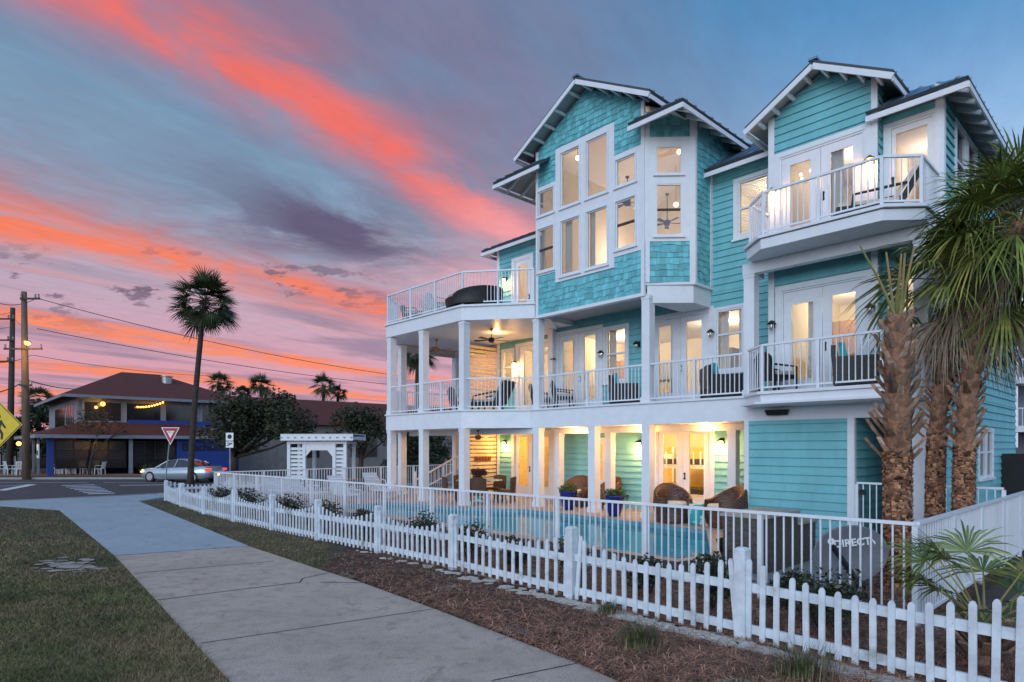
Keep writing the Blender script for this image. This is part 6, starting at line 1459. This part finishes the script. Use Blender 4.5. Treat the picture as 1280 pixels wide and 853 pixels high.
# long low building with a red roof
lb = thing('long_building', 'long low grey building with a dark red roof behind the oaks', 'building', L(-58, 21, -.1), HR); lo_ = (-58, 21, -.1)
mb = MB(); mb.box(-74, -58, 20.2, 75, -.1, 4.3); mb.build('wall', 'rest_wall', lb, lo_); mb = MB()
a, b, c, d = (-57.3, 19.8, 4.2), (-57.3, 76, 4.2), (-64, 76, 7.1), (-64, 19.8, 7.1); mb.poly([a, b, c, d]); mb.poly([d, c, (-75, 76, 4.2), (-75, 19.8, 4.2)]); mb.poly([a, d, (-75, 19.8, 4.2)]); mb.build('roof', 'roof_red', lb, lo_)
for k in range(6): mb = MB(); mb.box(-57.99, -57.9, 25+k*6.5, 28+k*6.5, 1.0, 3.0); mb.build('window', 'window_dark', lb, lo_)
# pale blue low building at the far left
bl = thing('pale_building', 'pale blue low building with wide glazing at the left edge', 'building', A(5, 592, 62), radians(8)); mb = MB(); mb.box(-9, 3.0, 0, 8, 0, 2.2); mb.build('wall', 'window_dark', bl); mb = MB(); mb.box(-9.2, 3.2, -.2, 8.2, 2.2, 3.3); mb.build('band', 'rest_white_shaded', bl)
for k in range(9): mb = MB(); mb.box(-8.8+k*1.4, -8.65+k*1.4, -.1, .05, 0, 2.2); mb.build('post', 'rest_white_shaded', bl)
b0 = A(38, 590, 60); tree('dark tree mass between the pale building and the restaurant', (b0.x, b0.y, -.1), 1.5, crown_blobs(2.6, 1.6, 1.5, 5.8, 22, 18, (.7, 1.2)), 5000, .16, 19, leaf='leaf_dark', name='evergreen_tree')
b0 = A(-30, 590, 66); tree('dark tree behind the yellow crossing sign at the left edge', (b0.x, b0.y, -.1), 1.5, crown_blobs(4.0, 1.6, 1.5, 5.0, 22, 28, (.7, 1.4)), 5000, .16, 29, leaf='leaf_dark', name='evergreen_tree')
# white plastic chairs
def plastic_chair(loc, rz, label, g):
    th = thing('garden_chair', label, 'chair', loc, rz, g); mb = MB(); mb.box(-.24, .24, -.24, .24, .40, .44); mb.build('seat', 'plastic_white', th); mb = MB()
    for k in range(5): x = -.2+k*.1; mb.bar((x, .22, .42), (x*1.05, .34, .92), .06, .02)
    mb.bar((-.24, .34, .9), (.24, .34, .9), .03, .06); mb.build('backrest', 'plastic_white', th)
    for x in (-.22, .22):
        for y_ in (-.22, .22): mb = MB(); mb.bar((x*1.1, y_*1.15, 0), (x, y_, .42), .045, .045); mb.build('leg', 'plastic_white', th)
        mb = MB(); mb.tube([(x*1.1, -.22, .42), (x*1.1, -.2, .64), (x*1.1, .28, .66)], .02, 5); mb.build('arm', 'plastic_white', th)
    return th
gc = 'white plastic chairs outside the restaurant'; lab = 'white plastic garden chair in the cluster under the restaurant porch lamps'
pc0 = plastic_chair(L(-61.3, 4.3, .02), 1.0, lab, gc); rr = random.Random(17)
for i in range(14): copy_thing(pc0, A(72+i*4.1+rr.uniform(-1.5, 1.5), 592, 46.5+rr.uniform(-.8, 1.2))*1.0, rr.uniform(0, 6.28), lab, gc)
for o in [o for o in COL.objects if o.get('group') == gc]: o.location.z = .02
gc2 = 'white plastic chairs at the left edge'; lab2 = 'white plastic garden chair beside the poles at the left edge'
for i, (x, rz) in enumerate(((4, 2.2), (13, 2.6), (22, 4.2), (28, 3.4))): o = copy_thing(pc0, A(x, 593, 45), rz, lab2, gc2, scale=1.05); o.location.z = .02
# ------------------------------------------------------------ poles, wires, signs
def util_pole(label, x, ybase, ytop, d, r, mw, arms, lean=0.0):
    b = A(x, ybase, d); t_ = A(x+lean, ytop, d); th = thing('utility_pole', label, 'utility pole', (b.x, b.y, -.1), 0, 'wooden utility poles'); h = t_.z+.1; mb = MB(); dx = t_.x-b.x
    mb.tube([(0, 0, 0), (dx*.5, 0, h*.5), (dx, 0, h)], [r*1.15, r, r*.78], 12); mb.build('pole', mw, th, smooth=True)
    for (z, x0, x1) in arms:
        mb = MB(); mb.bar((dx*z/h+x0, -r, z), (dx*z/h+x1, -r, z), .09, .11); mb.build('crossarm', 'wood_pole_dark', th)
        for xx in (x0+.08, x1-.08, (x0+x1)/2+.35):
            mb = MB(); mb.lathe([(.02, .05), (.07, .08), (.04, .14), (.07, .18), (.04, .24), (.07, .28), (.01, .32)], (dx*z/h+xx, -r, z), 8); mb.build('insulator', 'galv', th)
    return th, h, b
u1, h1, b1 = util_pole('tall wooden utility pole with the lit street lamp', 33, 600, 365, 41, .205, 'wood_pole', [(11.9, -.1, 1.2), (8.6, -1.2, 1.3), (6.2, -.2, .6)], lean=-3)
u2, h2, b2 = util_pole('second wooden utility pole with three short arms behind the yellow sign', 12, 596, 385, 47, .20, 'wood_pole_dark', [(11.8, -1.3, .3), (10.2, -1.3, .3), (8.6, -1.3, .3)], lean=4)
sl_ = thing('street_lamp', 'lit street lamp bracket on the taller wooden pole', 'street lamp', A(35, 437, 41), 0); mb = MB(); mb.tube([(0, -.2, 0), (.25, -.5, .35), (.5, -.7, .42)], .035, 6); mb.build('bracket', 'galv', sl_)
mb = MB(); mb.lathe([(.02, .12), (.14, .08), (.24, 0), (.10, 0)], (.55, -.75, .36), 12); mb.build('hood', 'galv', sl_, smooth=True); mb = MB(); mb.ball((.55, -.75, .28), .17, 10, sz=.7); mb.build('bulb', 'street_glow', sl_, smooth=True)
lamp(A(35, 437, 41)+Vector((.6, -1.3, .0)), 160, (1.0, .55, .12), .2)
def wire(label, P, sag, r=.022):
    P = [Vector(p) for p in P]; mb = MB(); pts = []
    for a, b in zip(P, P[1:]):
        for k in range(14): f = k/14; pts.append(a.lerp(b, f)-Vector((0, 0, sag*4*f*(1-f))))
    pts.append(P[-1]); mb.tube(pts, r, 4); o = mb.build('power_line', 'wire'); tag(o, label, 'power line', 'overhead power lines'); return o
wire('topmost power line running right from the tall pole', [A(-20, 371, 41), A(46, 373, 41), A(500, 470, 56)], .5); wire('second power line from the top running right from the tall pole', [A(46, 411, 41), A(500, 482, 58)], .4)
wire('third power line leaving the tall pole at its small arm', [A(-20, 452, 41), A(40, 444, 41), A(260, 470, 60)], .25, .018); wire('lowest thick cable between the two poles and the restaurant', [A(-20, 492, 41), A(33, 475, 41), A(112, 486, 55)], .25, .035)
wire('thin power line between the arms of the two poles', [A(-30, 394, 47), A(12, 391, 47), A(33, 412, 41)], .1, .015); wire('upper thin power line reaching the left edge', [A(-30, 412, 47), A(12, 409, 47)], .1, .015)
def sign_post(mb, p0, p1, r=.03): mb.tube([p0, p1], r, 6)
# yellow pedestrian diamond, partly outside the frame
ys = thing('crossing_sign', 'yellow diamond pedestrian crossing sign cut by the left edge', 'road sign', A(-4, 531, 21), radians(0)); mb = MB(); h = .86; 
def plate(mb, P, y0, y1): n = len(P); mb.add([(p[0], y0, p[1]) for p in P]+[(p[0], y1, p[1]) for p in P], [tuple(range(n)), tuple(range(2*n-1, n-1, -1))]+[((i+1) % n, i, n+i, n+(i+1) % n) for i in range(n)])
plate(mb, [(-h, 0), (0, -h), (h, 0), (0, h)], 0, .008); mb.build('panel', 'sign_yellow', ys); mb = MB()
for a, b in (((-h+.05, 0), (0, -h+.05)), ((0, -h+.05), (h-.05, 0)), ((h-.05, 0), (0, h-.05)), ((0, h-.05), (-h+.05, 0))): mb.bar((a[0], -.003, a[1]), (b[0], -.003, b[1]), .004, .022, up=(0, 0, 1))
mb.build('border', 'black', ys); mb = MB()
for P in ([(-.06, .10), (.16, .16), (.24, .02), (.32, -.1), (.27, -.13), (.16, 0), (.12, -.12), (.22, -.30), (.20, -.50), (.13, -.50), (.14, -.32), (.02, -.16), (-.06, -.30), (-.18, -.46), (-.24, -.42), (-.14, -.26), (-.06, -.1)],): plate(mb, P, -.006, -.001)
plate(mb, [(.05+.085*cos(2*pi*k/16), .28+.085*sin(2*pi*k/16)) for k in range(16)], -.006, -.001); mb.build('symbol', 'black', ys); mb = MB(); sign_post(mb, (0, .04, .8), (0, .04, -2.95)); mb.build('post', 'galv', ys)
# yield sign
yd = thing('yield_sign', 'red and white triangular yield sign on a leaning post', 'road sign', A(213, 545, 31), radians(0)); W_ = .46; mb = MB(); plate(mb, [(-W_, .42), (0, -.46), (W_, .42)], 0, .008); mb.build('panel', 'sign_white', yd)
mb = MB(); plate(mb, [(-W_+.06, .385), (0, -.39), (W_-.06, .385)], -.004, -.001); mb.build('red_field', 'sign_red', yd); mb = MB(); plate(mb, [(-.2, .245), (0, -.12), (.2, .245)], -.008, -.0045); mb.build('white_field', 'sign_white', yd)
tx = bpy.data.curves.new('lettering', 'FONT'); tx.body = 'YIELD'; tx.size = .11; tx.extrude = .001; tx.align_x = 'CENTER'; to = bpy.data.objects.new('lettering', tx); COL.objects.link(to); dg = bpy.context.evaluated_depsgraph_get(); me = bpy.data.meshes.new_from_object(to.evaluated_get(dg)); bpy.data.objects.remove(to)
me.materials.clear(); me.materials.append(M['sign_red']); to = bpy.data.objects.new('lettering', me); COL.objects.link(to); to.parent = yd; to.location = (0, -.0095, .145); to.rotation_euler = (radians(90), 0, 0)
mb = MB(); sign_post(mb, (0, .05, .4), (-.32, .05, -2.7)); mb.build('post', 'galv', yd)
ps = thing('street_sign', 'small white regulatory sign with a dark symbol on a thin post', 'road sign', A(287, 551, 30), 0); mb = MB(); plate(mb, [(-.18, .0), (.18, .0), (.18, .38), (-.18, .38)], 0, .006); plate(mb, [(-.18, -.34), (.18, -.34), (.18, -.04), (-.18, -.04)], 0, .006); mb.build('panel', 'sign_white', ps)
mb = MB(); n = 18; plate(mb, [(.11*cos(2*pi*k/n), .19+.11*sin(2*pi*k/n)) for k in range(n)], -.004, -.001); mb.bar((-.13, -.006, -.25), (.13, -.006, -.12), .004, .05); mb.bar((-.13, -.006, -.12), (.02, -.006, -.12), .004, .04); mb.build('symbol', 'black', ps); mb = MB(); sign_post(mb, (0, .04, .38), (0, .04, -1.9)); mb.build('post', 'galv', ps)
fl = thing('globe_lamp', 'small glowing orange lamp just inside the far corner of the pool fence', 'lamp', A(272, 593, 24), 0); mb = MB(); mb.ball((0, 0, 0), .07, 8); mb.build('bulb', 'street_glow', fl); mb = MB(); mb.tube([(0, 0, -.05), (0, 0, -1.1)], .02, 6); mb.build('stem', 'black', fl)

# ------------------------------------------------------------ cars
def car(label, loc, rz, paint_='car_paint', ln=5.1, lights=True):
    th = thing('parked_car' if not lights else 'car', label, 'car', loc, rz); th['group'] = 'cars'
    hl_ = ln/2; st_ = [(-1.0, .50, .40, .62), (-.985, .30, .40, .72), (-.9, .22, .80, .80), (-.72, .18, .87, .86), (-.5, .17, .90, .895), (-.2, .17, .91, .92), (.1, .17, .91, .95), (.4, .17, .91, .97), (.65, .18, .90, .99), (.85, .22, .86, .98), (.97, .30, .74, .90), (1.0, .45, .6, .75)]
    mb = MB(); n = 9
    for (f, zb, hw, zt) in st_:
        x = f*hl_; mb.v += [(x, -hw*.8, zb), (x, -hw*.97, zb+.06), (x, -hw, zb+(zt-zb)*.5), (x, -hw*.96, zt-.06), (x, 0 if False else -hw*.80, zt), (x, hw*.80, zt), (x, hw*.96, zt-.06), (x, hw, zb+(zt-zb)*.5), (x, hw*.97, zb+.06), (x, hw*.8, zb)]
    n = 10
    for i in range(len(st_)-1):
        for k in range(n): mb.f.append((i*n+k, i*n+(k+1) % n, (i+1)*n+(k+1) % n, (i+1)*n+k)); mb.mi.append(0)
    mb.f.append(tuple(reversed(range(n)))); mb.mi.append(0); mb.f.append(tuple((len(st_)-1)*n+k for k in range(n))); mb.mi.append(0)
    mb.build('body', paint_, th, smooth=True)
    # cabin: glasshouse and roof
    gh = [(-.48, .88, .80, .90), (-.15, .90, .62, 1.35), (.06, .92, .60, 1.43), (.24, .93, .60, 1.41), (.42, .94, .64, 1.28), (.70, .97, .78, 1.0)]; mb = MB()
    for (f, zb, hw, zt) in gh: x = f*hl_; mb.v += [(x, -.84, zb), (x, -hw, zt-.03), (x, 0-hw*.8, zt), (x, hw*.8, zt), (x, hw, zt-.03), (x, .84, zb)]
    for i in range(len(gh)-1):
        for k in range(5):
            mb.f.append((i*6+k, i*6+k+1, (i+1)*6+k+1, (i+1)*6+k)); mb.mi.append(1 if (k in (0, 4) and 0 < i+.5) or i in (0, 4) else 0)
    mb.build('cabin', [paint_, 'car_glass'], th)
    mb = MB()
    for sg_ in (-1, 1):
        for f0, f1, z0, z1, y0, y1 in ((.08, .10, .93, 1.41, .85, .615), (-.46, -.15, .90, 1.35, .84, .635), (.62, .42, .95, 1.28, .85, .655)): mb.bar((f0*hl_, sg_*y0, z0), (f1*hl_, sg_*y1, z1), .07, .05)
    mb.build('pillar', paint_, th)
    for x in (-.62*hl_, .60*hl_):
        for sg_ in (-1, 1):
            mb = MB(); mb.tube([(x, sg_*.70, .33), (x, sg_*.905, .33)], .33, 18); w = mb.build('wheel', 'rubber', th); mb = MB(); mb.tube([(x, sg_*.90, .33), (x, sg_*.915, .33)], .22, 14); mb.build('rim', 'rim', w)
    for sg_ in (-1, 1):
        mb = MB(); mb.hexa([(-.985*hl_, sg_*.52-.02, .58), (-.93*hl_, sg_*.80-.02, .60), (-.93*hl_, sg_*.80+.02, .60), (-.985*hl_, sg_*.52+.02, .58), (-.97*hl_, sg_*.52-.02, .72), (-.86*hl_, sg_*.80-.02, .78), (-.86*hl_, sg_*.80+.03, .78), (-.97*hl_, sg_*.52+.02, .72)]); mb.build('headlight', 'headlight' if lights else 'glass', th)
        mb = MB(); mb.box(.93*hl_, .995*hl_, min(sg_*.5, sg_*.83), max(sg_*.5, sg_*.83), .72, .86); mb.build('taillight', 'taillight' if lights else 'car_red', th)
        mb = MB(); mb.box(-.30*hl_-.06, -.30*hl_+.06, min(sg_*.88, sg_*1.02), max(sg_*.88, sg_*1.02), .93, 1.03); mb.build('mirror', paint_, th)
    return th
cp = A(228, 598, 38.5); car('silver blue sedan driving past the restaurant with its lights on', (cp.x, cp.y, -.1), radians(-14)+0)
cp = A(1288, 606, 30); car('dark parked car at the right edge beyond the house', (cp.x+.6, cp.y, -.1), radians(35), 'black', lights=False)
# ------------------------------------------------------------ neighbouring house at the right edge
nh = thing('neighbour_house', 'pale neighbouring house with white balconies at the right edge', 'house', A(1275, 600, 36), HR); mb = MB(); mb.box(-.2, 12, .8, 10, -.1, 9.0); mb.build('wall', 'rest_white_shaded', nh)
for z in (2.75, 5.5): mb = MB(); mb.box(-2.2, 12, -1.2, .8, z, z+.35); mb.build('balcony', 'trim_white', nh); mb = MB(); mb.bar((-2.2, -1.15, z+1.35), (12, -1.15, z+1.35), .06, .06)
for z in (3.1, 5.85):
    mb = MB(); mb.bar((-2.15, -1.15, z+1.0), (12, -1.15, z+1.0), .06, .06); mb.bar((-2.15, -1.15, z+1.0), (-2.15, .8, z+1.0), .06, .06)
    for k in range(40): mb.box(-2.15+k*.2, -2.12+k*.2, -1.165, -1.135, z, z+1.0)
    for k in range(9): mb.box(-2.165, -2.135, -1.0+k*.2, -.97+k*.2, z, z+1.0)
    mb.build('railing', 'rail_white', nh)
for x in (-2.1, 1.5, 5.0): mb = MB(); mb.box(x-.12, x+.12, -1.2, -.96, -.1, 2.75); mb.build('column', 'trim_white', nh); mb = MB(); mb.box(x-.12, x+.12, -1.2, -.96, 3.1, 5.5); mb.build('column', 'trim_white', nh)
for z in (.2, 3.2): mb = MB(); mb.box(.6, 2.4, .72, .79, z, z+2.1); mb.build('door', 'window_dark', nh)
mb = MB(); mb.poly([(-1, -1.5, 9), (12.5, -1.5, 9), (12.5, 5, 12), (3, 5, 12)]); mb.poly([(-1, -1.5, 9), (3, 5, 12), (-1, 11, 9)]); mb.build('roof', 'roof_metal', nh)
ub = thing('utility_box', 'tall dark cabinet standing against the turquoise side wall', 'cabinet', L(-2.9, 21.3, -.1), HR); mb = MB(); mb.box(-.28, .28, -.5, .5, 0, 2.0); mb.build('body', 'rest_dark', ub); mb = MB(); mb.box(.281, .30, -.42, .42, .15, 1.9); mb.build('door', 'black', ub)

# planting strip and shrubs in front of the restaurant
slab('verge', [(-36, 41.6), (-24, 42.0), (-23.6, 43.6), (-36, 43.4)], -.12, .035, 'lawn_soil')
for i, (x, d, r, h, lab) in enumerate(((84, 50, .9, 1.9, 'dark bushy plant under the restaurant porch behind the white chairs'), (142, 48.5, .5, 1.5, 'potted dark plant beside the blue porch post of the restaurant'), (186, 47, .7, .8, 'low dark shrub behind the front of the moving car'))):
    c = A(x, 592, d); shrub(lab, (c.x, c.y, -.05), r, h, 700, 140+i, leaf='leaf_dark', size=.09, group='shrubs at the restaurant')
